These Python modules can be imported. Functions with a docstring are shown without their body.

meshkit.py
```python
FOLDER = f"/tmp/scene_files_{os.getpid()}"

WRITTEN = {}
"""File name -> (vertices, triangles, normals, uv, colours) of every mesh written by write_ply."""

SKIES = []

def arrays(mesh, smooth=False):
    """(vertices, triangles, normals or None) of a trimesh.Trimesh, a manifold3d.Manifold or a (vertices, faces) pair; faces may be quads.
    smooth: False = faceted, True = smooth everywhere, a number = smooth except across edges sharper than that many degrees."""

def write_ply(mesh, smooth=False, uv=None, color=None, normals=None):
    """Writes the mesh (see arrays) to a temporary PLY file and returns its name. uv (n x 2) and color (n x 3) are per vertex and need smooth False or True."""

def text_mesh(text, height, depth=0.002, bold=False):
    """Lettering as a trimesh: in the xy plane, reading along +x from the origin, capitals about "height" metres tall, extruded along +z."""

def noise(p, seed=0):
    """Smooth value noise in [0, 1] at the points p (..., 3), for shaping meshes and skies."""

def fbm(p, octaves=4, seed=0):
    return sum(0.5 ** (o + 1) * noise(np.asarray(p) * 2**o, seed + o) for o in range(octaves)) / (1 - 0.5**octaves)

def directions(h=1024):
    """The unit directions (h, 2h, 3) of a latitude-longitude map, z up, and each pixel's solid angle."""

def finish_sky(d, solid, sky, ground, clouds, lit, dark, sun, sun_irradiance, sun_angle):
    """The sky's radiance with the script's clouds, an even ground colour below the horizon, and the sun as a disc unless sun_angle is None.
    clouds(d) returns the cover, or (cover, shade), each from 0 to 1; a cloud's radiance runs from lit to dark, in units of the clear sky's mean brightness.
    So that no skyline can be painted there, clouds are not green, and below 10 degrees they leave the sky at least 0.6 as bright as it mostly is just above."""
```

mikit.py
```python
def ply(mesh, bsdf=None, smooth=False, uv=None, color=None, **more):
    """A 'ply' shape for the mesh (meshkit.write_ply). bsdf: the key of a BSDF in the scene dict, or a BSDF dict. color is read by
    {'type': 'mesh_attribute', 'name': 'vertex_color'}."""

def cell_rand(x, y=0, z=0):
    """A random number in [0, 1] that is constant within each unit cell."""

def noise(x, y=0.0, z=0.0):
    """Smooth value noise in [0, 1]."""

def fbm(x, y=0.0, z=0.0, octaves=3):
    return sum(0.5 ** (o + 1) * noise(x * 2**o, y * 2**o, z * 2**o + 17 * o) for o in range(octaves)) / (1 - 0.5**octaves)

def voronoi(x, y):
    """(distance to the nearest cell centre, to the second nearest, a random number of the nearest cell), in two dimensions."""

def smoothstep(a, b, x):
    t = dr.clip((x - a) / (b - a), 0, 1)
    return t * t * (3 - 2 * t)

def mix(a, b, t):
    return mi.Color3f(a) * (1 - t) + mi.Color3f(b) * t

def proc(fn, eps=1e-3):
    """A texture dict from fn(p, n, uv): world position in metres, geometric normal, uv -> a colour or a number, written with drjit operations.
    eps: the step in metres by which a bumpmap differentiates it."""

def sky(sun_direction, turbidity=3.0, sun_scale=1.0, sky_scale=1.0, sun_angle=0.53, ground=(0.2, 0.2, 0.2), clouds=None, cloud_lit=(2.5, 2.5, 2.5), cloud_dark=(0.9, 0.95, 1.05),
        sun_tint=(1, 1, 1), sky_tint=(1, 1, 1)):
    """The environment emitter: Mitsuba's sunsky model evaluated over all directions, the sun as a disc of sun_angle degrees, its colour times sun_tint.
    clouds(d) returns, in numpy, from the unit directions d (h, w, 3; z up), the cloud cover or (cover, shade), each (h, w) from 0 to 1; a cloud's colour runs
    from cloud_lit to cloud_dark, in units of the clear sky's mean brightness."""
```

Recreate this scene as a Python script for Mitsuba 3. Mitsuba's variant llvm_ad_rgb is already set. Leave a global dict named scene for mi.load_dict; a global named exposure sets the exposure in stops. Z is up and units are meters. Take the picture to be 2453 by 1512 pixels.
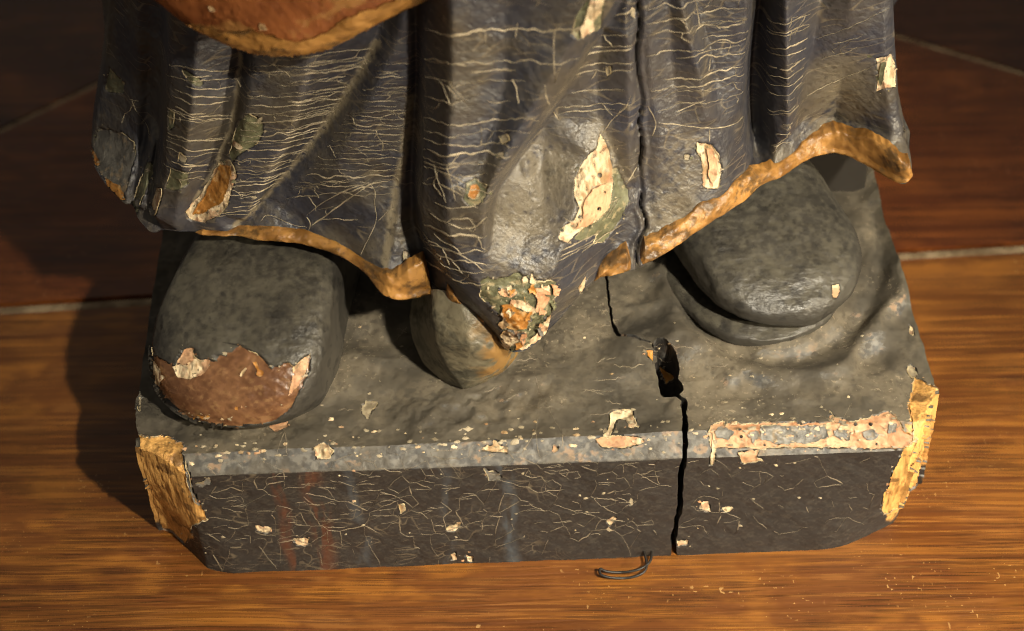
import math, numpy as np, trimesh, mitsuba as mi, drjit as dr, mikit, meshkit
import manifold3d as m3
from scipy.interpolate import LinearNDInterpolator, NearestNDInterpolator, RegularGridInterpolator
from scipy.ndimage import gaussian_filter
from scipy.spatial import Delaunay
from shapely.geometry import Polygon, Point, LineString
from mikit import proc, noise, fbm, voronoi, smoothstep, mix, cell_rand

scene, labels = {}, {}
rng = np.random.default_rng(7)
T = mi.ScalarTransform4f

# ------------------------------------------------------------------ camera, light, exposure
exposure = 1.0
PITCH, ROLL, FPX, CX, CY = math.radians(42), math.radians(2.6), 4415.0, 1226.5, 756.0     # pixels of a 2453 x 1512 tracing grid
F = np.array([0, math.cos(PITCH), -math.sin(PITCH)])
R0, U0 = np.array([1.0, 0, 0]), np.array([0, math.sin(PITCH), math.cos(PITCH)])
c_, s_ = math.cos(ROLL), math.sin(ROLL)
R, U = c_ * R0 - s_ * U0, s_ * R0 + c_ * U0
TOP = 0.065                                                       # height of the plinth's top
D0 = 0.75
CAM = np.array([0, 0, TOP]) - D0 * F - (1268 - CX) / FPX * D0 * R + (1069 - CY) / FPX * D0 * U
scene['camera'] = {'type': 'thinlens', 'fov': 2 * math.degrees(math.atan(2453 / 2 / FPX)), 'fov_axis': 'x', 'near_clip': 0.02, 'far_clip': 50.0,
                   'aperture_radius': 0.0050, 'focus_distance': 0.765, 'to_world': T().look_at(origin=CAM.tolist(), target=(CAM + F).tolist(), up=U.tolist())}


def lamp(key, pos, target, disc, tube, length, power, label):
    """A gallery spotlight: a glowing disc at the bottom of a dark tube, so that its beam fades out softly towards the edge."""
    pos, target = np.array(pos, float), np.array(target, float)
    m = T().look_at(origin=pos.tolist(), target=target.tolist(), up=[0, 0, 1])
    a = np.linspace(0, 2 * np.pi, 33)[:-1]
    ring = lambda r, z: np.stack([r * np.cos(a), r * np.sin(a), a * 0 + z], 1)
    v = np.vstack([ring(tube, -0.01), ring(tube, length), ring(tube + 0.004, length), ring(tube + 0.004, -0.014), [[0, 0, -0.01], [0, 0, -0.014]]])
    i, j = np.arange(32), (np.arange(32) + 1) % 32
    f = [np.stack([i + 32 * k, j + 32 * k, j + 32 * k + 32], 1) for k in range(3)] + [np.stack([i + 32 * k, j + 32 * k + 32, i + 32 * k + 32], 1) for k in range(3)]
    f += [np.stack([i, j, i * 0 + 128], 1), np.stack([i + 96, j + 96, i * 0 + 129], 1)]
    scene[key + '__housing'] = mikit.ply((v, np.vstack(f)), 'lamp_black', to_world=m)
    scene[key + '__bulb'] = {'type': 'disk', 'to_world': m @ T().scale(disc), 'bsdf': {'type': 'ref', 'id': 'lamp_black'},
                             'emitter': {'type': 'area', 'radiance': {'type': 'rgb', 'value': [float(x) for x in power]}}}
    labels[key] = {'label': label, 'category': 'lamp'}


scene['lamp_black'] = {'type': 'twosided', 'bsdf': {'type': 'diffuse', 'reflectance': {'type': 'rgb', 'value': [0.02, 0.02, 0.02]}}}
KEY = np.array([0.55, -0.87, 1.0]) / math.sqrt(0.55**2 + 0.87**2 + 1)
lamp('spot_lamp', np.array([0.0, 0.03, 0.08]) + KEY * 1.5, (0.085, -0.04, 0.05), 0.032, 0.046, 0.27, np.array([1.0, 0.90, 0.71]) * 2100, 'black tubular spotlight high at the front right, aimed at the statue')
lamp('spot_lamp_001', (1.05, -0.62, 0.42), (0.02, -0.03, 0.05), 0.03, 0.05, 0.16, np.array([1.0, 0.85, 0.60]) * 900, 'low black spotlight at the right of the statue')
scene['room_light'] = {'type': 'constant', 'radiance': {'type': 'rgb', 'value': [0.068, 0.060, 0.049]}}


# ------------------------------------------------------------------ helpers
def ray(px, py):
    px, py = np.asarray(px, float)[..., None], np.asarray(py, float)[..., None]
    return F + (px - CX) / FPX * R - (py - CY) / FPX * U


def atz(px, py, z):
    d = ray(px, py)
    return CAM + d * ((np.asarray(z, float)[..., None] - CAM[2]) / d[..., 2:3])


def aty(px, py, y):
    d = ray(px, py)
    return CAM + d * ((np.asarray(y, float)[..., None] - CAM[1]) / d[..., 1:2])


def proj(P):
    q = np.asarray(P) - CAM
    z = q @ F
    return np.stack([CX + q @ R / z * FPX, CY - q @ U / z * FPX], -1)


class Surface:
    """Meshes of the statue, to be met by rays: where a traced spot lies on the carved surface."""
    def __init__(self, *shapes):
        self.s = mi.load_dict({'type': 'scene', **{f's{i}': {k: v for k, v in d.items() if k != 'bsdf'} for i, d in enumerate(shapes)}})

    def hit(self, p):
        d = ray(p[:, 0], p[:, 1])
        d /= np.linalg.norm(d, axis=1, keepdims=True)
        r = mi.Ray3f(mi.Point3f(*[float(x) for x in CAM]), mi.Vector3f(np.ascontiguousarray(d.T)))
        si = self.s.ray_intersect(r)
        ok = np.array(si.is_valid())
        P, N = np.array(si.p).T, np.array(si.sh_frame.n).T
        N = np.where((N * d).sum(1, keepdims=True) > 0, -N, N)
        return ok, P, N


def resample(pts, step):
    pts = np.asarray(pts, float)
    s = np.r_[0, np.cumsum(np.linalg.norm(np.diff(pts[:, :2], axis=0), axis=1))]
    n = max(2, int(s[-1] / step) + 1)
    u = np.linspace(0, s[-1], n)
    return np.stack([np.interp(u, s, pts[:, k]) for k in range(pts.shape[1])], 1)


def chaikin(pts, k=2, closed=False):
    pts = np.asarray(pts, float)
    for _ in range(k):
        if closed:
            q = np.roll(pts, -1, 0)
            pts = np.stack([0.75 * pts + 0.25 * q, 0.25 * pts + 0.75 * q], 1).reshape(-1, pts.shape[1])
        else:
            a, b = pts[:-1], pts[1:]
            pts = np.vstack([pts[:1], np.stack([0.75 * a + 0.25 * b, 0.25 * a + 0.75 * b], 1).reshape(-1, pts.shape[1]), pts[-1:]])
    return pts


def fb(p, octaves=4, seed=0):
    p = np.asarray(p, float)
    if p.shape[-1] == 2:
        p = np.concatenate([p, np.full(p.shape[:-1] + (1,), 3.7)], -1)
    return meshkit.fbm(p, octaves, seed) - 0.5


def grid_faces(n, m, flip=False):
    a = np.arange(n * m).reshape(n, m)
    q = np.stack([a[:-1, :-1], a[1:, :-1], a[1:, 1:], a[:-1, 1:]], -1).reshape(-1, 4)
    f = np.vstack([q[:, [0, 1, 2]], q[:, [0, 2, 3]]])
    return f[:, ::-1] if flip else f


def numbered(key):
    if key not in scene:
        return key
    k = 1
    while f'{key}_{k:03d}' in scene:
        k += 1
    return f'{key}_{k:03d}'


def part(key, shape, label=None, kind=None):
    key = numbered(key)
    scene[key] = shape
    d = {}
    if label:
        d['label'] = label
    if kind:
        d['kind'] = kind
    if d:
        labels[key] = d
    return key


# ------------------------------------------------------------------ materials
def principled(name, color, rough=0.5, bump=None, bscale=1.0, spec=0.5, eps=2e-4, **more):
    tex = lambda x: x if isinstance(x, (int, float)) else proc(x)
    b = {'type': 'principled', 'base_color': proc(color) if callable(color) else {'type': 'rgb', 'value': list(color)}, 'roughness': tex(rough), 'specular': spec, **more}
    if bump:
        b = {'type': 'bumpmap', 'arbitrary': {**proc(bump, eps), }, 'scale': bscale, 'bsdf': b}
    scene[name] = {'type': 'twosided', 'bsdf': b}


def grime(p, s, o=3, k=0.0):
    return fbm(p.x * s + k, p.y * s + k, p.z * s - k, o)


def crease(q, w):
    q = np.array(q, float)
    return [(aty(*a[:2], a[2]), aty(*b[:2], b[2]), w) for a, b in zip(q[:-1], q[1:])]


# dust that has settled in the long creases (their bottoms, as segments in the statue's own space)
CREASES = crease([(905, 95, .088), (830, 220, .087), (760, 320, .0865), (690, 410, .085), (640, 460, .084), (565, 535, .081)], .0021) + crease([(985, 230, .078), (972, 330, .073), (955, 430, .067), (938, 540, .059), (922, 640, .052)], .0027) + crease([(579, 110, .094), (570, 200, .093), (554, 300, .09), (514, 400, .087), (460, 490, .082)], .0015)


BROAD = crease([(1300, 370, .066), (1270, 480, .05), (1240, 590, .036)], .017) + crease([(2020, 180, .112), (2010, 280, .12)], .020) + crease([(1640, 360, .073), (1600, 520, .065)], .014) + crease([(1430, 300, .07), (1470, 420, .066)], .008)


def crease_dust(p, segs=None):
    m = mi.Float(0)
    jx, jz = 0.0022 * (fbm(p.x * 300, p.z * 300, 1.0, 3) - 0.5), 0.0022 * (fbm(p.x * 300, p.z * 300, 5.0, 3) - 0.5)
    for A_, B_, w in segs or CREASES:
        ax, az, dx, dz = float(A_[0]), float(A_[2]), float(B_[0] - A_[0]), float(B_[2] - A_[2])
        t = dr.clip(((p.x - ax) * dx + (p.z - az) * dz) / (dx * dx + dz * dz), 0, 1)
        d = dr.sqrt(dr.square(p.x + jx - ax - t * dx) + dr.square(p.z + jz - az - t * dz))
        m = dr.maximum(m, smoothstep(w, 0.15 * w, d))
    return m


def robe_color(p, n, uv):
    a, b, c = grime(p, 45, 4), grime(p, 420, 3, 5.0), grime(p, 16, 3, 9.0)
    col = mix((0.030, 0.030, 0.038), (0.050, 0.042, 0.034), smoothstep(0.4, 0.62, a))
    col = mix(col, (0.036, 0.037, 0.052), smoothstep(0.46, 0.62, c) * 0.5)
    up = smoothstep(0.12, 0.75, dr.abs(n.z))
    dust = (0.20 + 0.70 * up) * smoothstep(0.30, 0.68, 0.55 * b + 0.45 * a)
    col = mix(col, (0.150, 0.125, 0.085), dust * 0.62)
    col = mix(col, (0.205, 0.170, 0.112), 0.85 * crease_dust(p) * smoothstep(0.2, 0.5, b))
    col = mix(col, (0.155, 0.130, 0.090), 0.62 * crease_dust(p, BROAD) * smoothstep(0.30, 0.56, 0.5 * b + 0.5 * a))
    wob = 0.9 * fbm(p.x * 45, p.z * 45, 2.0, 2)
    f1, f2, r = voronoi(p.x * 60 + wob, p.z * 270 + 3 * wob)
    col = mix(col, (0.20, 0.160, 0.100), 0.42 * smoothstep(0.10, 0.02, f2 - f1) * smoothstep(0.44, 0.58, grime(p, 85, 2, 6.0)) * smoothstep(0.8, 0.4, up))
    return mix(col, (0.014, 0.013, 0.012), smoothstep(0.60, 0.74, 0.5 * b + 0.5 * a) * 0.5)


principled('robe_paint', robe_color, lambda p, n, uv: 0.29 + 0.3 * grime(p, 200, 3), lambda p, n, uv: grime(p, 700, 3) + 1.6 * grime(p, 160, 2, 3.0), 0.0005)


def plinth_color(p, n, uv):
    a, b, c = grime(p, 38, 4), grime(p, 380, 3, 5.0), grime(p, 900, 2, 2.0)
    up = smoothstep(0.25, 0.7, n.z)
    dark = mix((0.018, 0.0155, 0.014), (0.029, 0.0245, 0.022), a)
    # drips of rust and blue that ran down the front
    drip = lambda x0, w: smoothstep(w, 0.0, dr.abs(p.x - x0 + 0.006 * (noise(p.z * 60, x0 * 50) - 0.5))) * smoothstep(0.35, 0.6, fbm(p.x * 300, p.z * 90, 1.0, 3))
    fr = smoothstep(0.5, 0.2, n.z)
    dark = mix(dark, (0.085, 0.030, 0.014), fr * 0.8 * (drip(-0.1035, 0.004) + drip(-0.088, 0.007)))
    dark = mix(dark, (0.060, 0.072, 0.085), fr * 0.7 * (drip(-0.009, 0.005) + 0.6 * drip(-0.072, 0.004) + 0.5 * drip(-0.035, 0.004)))
    # craquelure, stretched along the grain
    wx, wz = fbm(p.x * 120, p.z * 120, 2.0, 2) * 1.2, fbm(p.x * 120, p.z * 120, 8.0, 2) * 1.6
    f1, f2, r = voronoi(p.x * 95 + wx, p.z * 300 + wz)
    g1, g2, q = voronoi(p.x * 60 + wx + 7, p.z * 75 + wz)
    patchy = smoothstep(0.05, -0.02, p.x) * smoothstep(0.32, 0.6, grime(p, 45, 2, 4.0))
    line = smoothstep(0.10, 0.02, f2 - f1) * smoothstep(0.45, 0.6, grime(p, 130, 2)) * patchy + 0.8 * smoothstep(0.055, 0.015, g2 - g1) * smoothstep(0.5, 0.6, grime(p, 70, 2, 7.0)) * patchy
    dark = mix(dark, (0.165, 0.130, 0.085), fr * 0.55 * dr.clip(line, 0, 1))
    dark = mix(dark, (0.085, 0.072, 0.054), 0.28 * smoothstep(0.45, 0.75, 0.5 * b + 0.5 * c))
    dust = mix((0.076, 0.066, 0.050), (0.148, 0.124, 0.088), smoothstep(0.4, 0.66, 0.6 * a + 0.4 * b))
    dust = mix(dust, (0.028, 0.025, 0.021), 0.62 * smoothstep(0.46, 0.66, 0.55 * grime(p, 60, 5, 3.0) + 0.45 * b))
    dust = mix(dust, (0.26, 0.21, 0.14), smoothstep(0.69, 0.76, c) * smoothstep(0.5, 0.6, a) * 0.6)
    cr = dr.abs(p.x - 0.003) - 0.1490 - 0.010 * (fbm(p.y * 120, p.z * 120, 4.0, 4) - 0.5)
    bare = smoothstep(0.0, 0.0012, cr) * smoothstep(0.027, 0.024, p.y + 0.010 * (fbm(p.z * 150, p.x * 150, 2.0, 3) - 0.5)) * smoothstep(0.75, 0.6, n.z) * smoothstep(0.004, 0.008, p.z + 0.012 * (fbm(p.x * 160, p.y * 160, 6.0, 3) - 0.5))
    edge = smoothstep(0.35, 0.55, n.z) * smoothstep(0.92, 0.8, n.z) * smoothstep(-0.3, -0.5, n.y)
    zt = TOP - 0.0050 - 0.0085 * dr.maximum(fbm(p.x * 190, 3.0, 2.0, 4) - 0.46, 0.0)
    edge = dr.maximum(edge, 0.8 * smoothstep(-0.6, -0.8, n.y) * smoothstep(zt - 0.0004, zt + 0.0004, p.z))
    edge = edge * (0.35 + 0.65 * smoothstep(0.36, 0.52, grime(p, 90, 3, 21.0)))
    e1, e2 = grime(p, 170, 4, 12.0), grime(p, 420, 3, 14.0)
    scuff = mix((0.060, 0.060, 0.060), (0.145, 0.137, 0.122), smoothstep(0.35, 0.65, e2))
    scuff = mix(scuff, (0.30, 0.19, 0.11), 0.8 * smoothstep(0.57, 0.66, e1) * smoothstep(0.35, 0.6, e2))
    scuff = mix(scuff, (0.035, 0.031, 0.027), 0.8 * smoothstep(0.46, 0.36, 0.5 * e1 + 0.5 * grime(p, 260, 3, 17.0)))
    return mix(mix(mix(dark, dust, up), scuff, 0.85 * edge), bare_wood(p, n, uv), bare)


principled('plinth_paint', plinth_color, lambda p, n, uv: 0.42 + 0.3 * grime(p, 200, 3), lambda p, n, uv: grime(p, 600, 3) + 2.0 * grime(p, 150, 3, 3.0), 0.0003)


def shoe_color(p, n, uv):
    a, b = grime(p, 60, 4), grime(p, 420, 3, 5.0)
    col = mix((0.026, 0.024, 0.021), (0.046, 0.041, 0.033), a)
    up = smoothstep(0.2, 0.95, n.z)
    col = mix(col, (0.015, 0.014, 0.013), 0.6 * smoothstep(0.55, 0.68, grime(p, 210, 4, 11.0)))
    return mix(col, (0.115, 0.104, 0.076), (0.05 + 0.42 * up) * smoothstep(0.34, 0.70, 0.5 * a + 0.5 * b))


principled('shoe_paint', shoe_color, lambda p, n, uv: 0.30 + 0.3 * grime(p, 200, 3), lambda p, n, uv: grime(p, 600, 3) + 2.5 * grime(p, 130, 3, 3.0) + 1.2 * fbm(p.x * 130, p.y * 420, p.z * 420, 3), 0.00035)


def gold_color(p, n, uv):
    a, b = grime(p, 110, 4), grime(p, 520, 3, 3.0)
    col = mix((0.165, 0.075, 0.016), (0.36, 0.180, 0.048), smoothstep(0.35, 0.65, a))
    return mix(col, (0.07, 0.042, 0.018), 0.8 * smoothstep(0.50, 0.66, 0.35 * b + 0.65 * grime(p, 90, 4, 8.0)))


principled('worn_gold', gold_color, 0.42, lambda p, n, uv: grime(p, 500, 3) + 2 * grime(p, 200, 2), 0.0006)


def mantle_color(p, n, uv):
    a, b = grime(p, 60, 4), fbm(p.x * 500 + p.z * 250, p.z * 60 - p.x * 40, p.y * 60, 3)
    col = mix((0.115, 0.034, 0.011), (0.235, 0.080, 0.025), smoothstep(0.3, 0.7, 0.6 * a + 0.4 * b))
    return mix(col, (0.30, 0.16, 0.05), 0.6 * smoothstep(0.60, 0.72, grime(p, 90, 4, 6.0)))


principled('mantle_paint', mantle_color, 0.38, lambda p, n, uv: grime(p, 400, 3), 0.0008)


def loss(lo, hi, spot, k, spots=0.6):
    def fn(p, n, uv):
        a, b = grime(p, 120, 4, k), grime(p, 520, 3, k + 2)
        col = mix(lo, hi, smoothstep(0.34, 0.64, 0.6 * a + 0.4 * b))
        return mix(col, spot, spots * smoothstep(0.55, 0.68, 0.5 * grime(p, 260, 3, k + 5) + 0.5 * b))
    return fn


BUMP = lambda p, n, uv: grime(p, 600, 3) + 2 * grime(p, 220, 2)
def gesso_color(p, n, uv):
    a, g = grime(p, 110, 4, 1.0), fbm(p.x * 620 + 40 * p.y, p.z * 110, p.y * 300, 4)
    col = mix((0.30, 0.185, 0.085), (0.62, 0.50, 0.325), smoothstep(0.33, 0.56, 0.5 * a + 0.5 * g))
    col = mix(col, (0.33, 0.145, 0.065), 0.7 * smoothstep(0.53, 0.62, 0.6 * grime(p, 170, 4, 4.0) + 0.4 * g))
    return mix(col, (0.10, 0.065, 0.035), 0.7 * smoothstep(0.64, 0.72, grime(p, 420, 3, 9.0)))


principled('gesso', gesso_color, 0.7, lambda p, n, uv: fbm(p.x * 600, p.z * 140, p.y * 300, 3) + 2 * grime(p, 220, 3), 0.0014)
principled('bole', loss((0.30, 0.12, 0.02), (0.46, 0.21, 0.045), (0.50, 0.36, 0.18), 2.0), 0.55, BUMP, 0.0008)
principled('pink_ground', loss((0.40, 0.20, 0.10), (0.56, 0.35, 0.20), (0.20, 0.09, 0.04), 9.0), 0.65, BUMP, 0.0008)
principled('green_ground', loss((0.085, 0.082, 0.045), (0.150, 0.150, 0.085), (0.36, 0.28, 0.16), 3.0), 0.5, BUMP, 0.0006)
principled('grey_ground', loss((0.085, 0.080, 0.072), (0.16, 0.15, 0.13), (0.30, 0.21, 0.11), 4.0, 0.5), 0.5, BUMP, 0.0006)
def fold_color(p, n, uv):
    col = mix((0.050, 0.046, 0.032), (0.125, 0.108, 0.070), smoothstep(0.34, 0.64, 0.6 * grime(p, 120, 4, 3.4) + 0.4 * grime(p, 420, 3)))
    worn = smoothstep(-0.022, -0.012, p.x + 0.014 * (grime(p, 130, 4, 8.0) - 0.5)) * smoothstep(0.36, 0.56, grime(p, 210, 4, 2.0))
    return mix(col, (0.24, 0.125, 0.030), 0.85 * worn)


principled('fold_dirt', fold_color, 0.45, BUMP, 0.0005)
principled('toe_brown', loss((0.105, 0.047, 0.022), (0.185, 0.090, 0.042), (0.34, 0.22, 0.10), 5.0, 0.2), 0.33, BUMP, 0.0003)
principled('dust_lines', loss((0.19, 0.155, 0.10), (0.40, 0.335, 0.23), (0.11, 0.09, 0.06), 6.0), 0.6)
principled('crackle', loss((0.11, 0.09, 0.06), (0.235, 0.19, 0.13), (0.07, 0.055, 0.035), 6.0), 0.6)
principled('rim', loss((0.30, 0.23, 0.12), (0.58, 0.48, 0.30), (0.16, 0.14, 0.08), 6.5), 0.6)
principled('dust', loss((0.150, 0.124, 0.080), (0.250, 0.205, 0.135), (0.07, 0.058, 0.04), 8.0, 0.5), 0.8, BUMP, 0.0006)


def bare_wood(p, n, uv):
    a, g = grime(p, 70, 4), fbm(p.x * 1300, p.y * 1300, p.z * 60, 4)
    col = mix((0.34, 0.17, 0.045), (0.62, 0.345, 0.105), smoothstep(0.32, 0.62, 0.5 * a + 0.5 * g))
    return mix(col, (0.12, 0.06, 0.02), 0.8 * smoothstep(0.58, 0.70, grime(p, 160, 4, 6.0)))


principled('bare_wood', bare_wood, 0.6, lambda p, n, uv: fbm(p.x * 500, p.y * 500, p.z * 90, 3), 0.0016)


def board_color(k, warm):
    def fn(p, n, uv):
        w = p.y + 0.004 * fbm(p.x * 7, p.y * 30, k, 3) + 0.05 * p.x
        g1 = fbm(p.x * 8 + k, w * 300, k, 4)
        g2 = fbm(p.x * 24 + k, w * 900, k + 3, 3)
        big = fbm(p.x * 13 + k, p.y * 28, k + 5, 5)
        worn = fbm(p.x * 55, p.y * 110, k + 6, 4)
        pore = smoothstep(0.56, 0.66, fbm(p.x * 34, w * 1700, k + 1, 2)) * smoothstep(0.36, 0.56, fbm(p.x * 18, p.y * 40, k + 2, 3))
        col = mix((0.100, 0.036, 0.009), (0.270, 0.118, 0.024), smoothstep(0.34, 0.66, 0.30 * g1 + 0.22 * g2 + 0.48 * big))
        col = mix(col, (0.100, 0.034, 0.010), 0.75 * smoothstep(0.47, 0.62, 0.6 * big + 0.4 * worn))
        col = mix(col, (0.30, 0.145, 0.040), 0.35 * smoothstep(0.56, 0.72, 0.5 * worn + 0.5 * g2))
        col = mix(col, (0.045, 0.018, 0.006), 0.5 * pore)
        fine = smoothstep(0.55, 0.75, noise(p.x * 70 + k, w * 2600, k)) * smoothstep(0.35, 0.6, fbm(p.x * 26, p.y * 70, k + 9, 3))
        col = col * (1.0 - 0.38 * fine)
        speck = smoothstep(0.90, 0.96, noise(p.x * 800, p.y * 800, k)) * smoothstep(0.50, 0.7, fbm(p.x * 40, p.y * 40, k + 8, 2))
        col = mix(col, (0.42, 0.27, 0.12), 0.7 * speck)
        return col * mi.Color3f(*warm)
    return fn


FB = lambda p, n, uv: fbm(p.x * 20, p.y * 900, 1.0, 3)
principled('board_front', board_color(1.0, (1.12, 1.00, 0.86)), lambda p, n, uv: 0.30 + 0.25 * fbm(p.x * 30, p.y * 60, 2.0, 3), FB, 0.0003)
principled('board_back', board_color(4.0, (0.78, 0.52, 0.46)), lambda p, n, uv: 0.30 + 0.25 * fbm(p.x * 30, p.y * 60, 2.0, 3), FB, 0.0003)
principled('board_far', board_color(8.0, (0.44, 0.30, 0.30)), 0.4)
principled('joint_filler', loss((0.17, 0.115, 0.065), (0.33, 0.245, 0.15), (0.10, 0.06, 0.03), 7.0), 0.7)
principled('dark_wire', (0.018, 0.015, 0.013), 0.5)
principled('inner_dark', (0.020, 0.016, 0.012), 0.9)

# ------------------------------------------------------------------ the floor
floor = {'kind': 'structure'}
labels['floor'] = floor


def board(poly, key, mat):
    g = Polygon(poly).buffer(-0.0004, join_style=2)
    m = trimesh.creation.extrude_polygon(g, 0.02, engine='earcut')
    m.apply_translation([0, 0, -0.02])
    part(key, mikit.ply(m, mat))


ja, jb, jw = np.array([-1.2, 0.152]), np.array([1.2, 0.2065]), 0.0028          # the joint behind the statue
nrm = np.array([-(jb - ja)[1], (jb - ja)[0]]); nrm /= np.linalg.norm(nrm)
ka, kb = atz(2150, 88, 0)[:2], atz(2453, 178, 0)[:2]                     # the oblique joint, upper right
kd = (kb - ka) / np.linalg.norm(kb - ka); kn = np.array([-kd[1], kd[0]]); kn *= np.sign(kn[1])
la, lb = atz(0, 315, 0)[:2], atz(60, 286, 0)[:2]
ld = (lb - la) / np.linalg.norm(lb - la); ln = np.array([-ld[1], ld[0]]); ln *= np.sign(ln[1])
# where the two oblique joints meet, behind the statue
tt = np.linalg.solve(np.stack([ld, -kd], 1), ka - la)
apex = la + ld * tt[0]
jd = (jb - ja) / np.linalg.norm(jb - ja)
kend = ka + kd * np.linalg.solve(np.stack([kd, -jd], 1), ja - ka)[0]      # the oblique joints run down to the straight one
lend = la + ld * np.linalg.solve(np.stack([ld, -jd], 1), ja - la)[0]
board([(-1.2, -0.9), (1.2, -0.9), tuple(jb - nrm * jw), tuple(ja - nrm * jw)], 'floor__board', 'board_front')
back_b = Polygon([tuple(lend + nrm * jw), tuple(kend + nrm * jw), tuple(apex)]).buffer(-jw * 0.8, join_style=2)
board(list(back_b.exterior.coords)[:-1], 'floor__board', 'board_back')
far_b = Polygon([tuple(ja + nrm * jw), tuple(lend + nrm * jw), tuple(apex), tuple(kend + nrm * jw), tuple(jb + nrm * jw), (1.2, 1.6), (-1.2, 1.6)]).difference(Polygon([tuple(lend), tuple(kend), tuple(apex)]).buffer(jw, join_style=2))
board(list(far_b.exterior.coords)[:-1], 'floor__board', 'board_far')


def joint(a, b, n, w):
    s = np.linspace(0, 1, 1200)
    c = a + (b - a) * s[:, None]
    o = np.array([-1, -0.4, 0.4, 1.0])
    V = c[:, None] + n * (o[None, :, None] * w)
    z = -0.0005 + 0.0004 * fb(np.concatenate([V * 120, V[..., :1] * 0], -1), 3, 4) * 2
    z[:, [0, -1]] = -0.0012
    V = np.concatenate([V, z[..., None]], -1)
    part('floor__joint_filler', mikit.ply((V.reshape(-1, 3), grid_faces(len(s), 4)), 'joint_filler', smooth=True))


joint(ja, jb, nrm, jw + 0.0006)
joint(apex + kd * 0.003, kend, kn, jw + 0.0004)
joint(lend, apex - ld * 0.003, ln, jw + 0.0004)

# ------------------------------------------------------------------ the statue: robe
S = 'carved_statue'
labels[S] = {'label': 'worn wooden statue base with crackled dark blue robe, two shoes and a split plinth', 'category': 'statue'}

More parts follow.
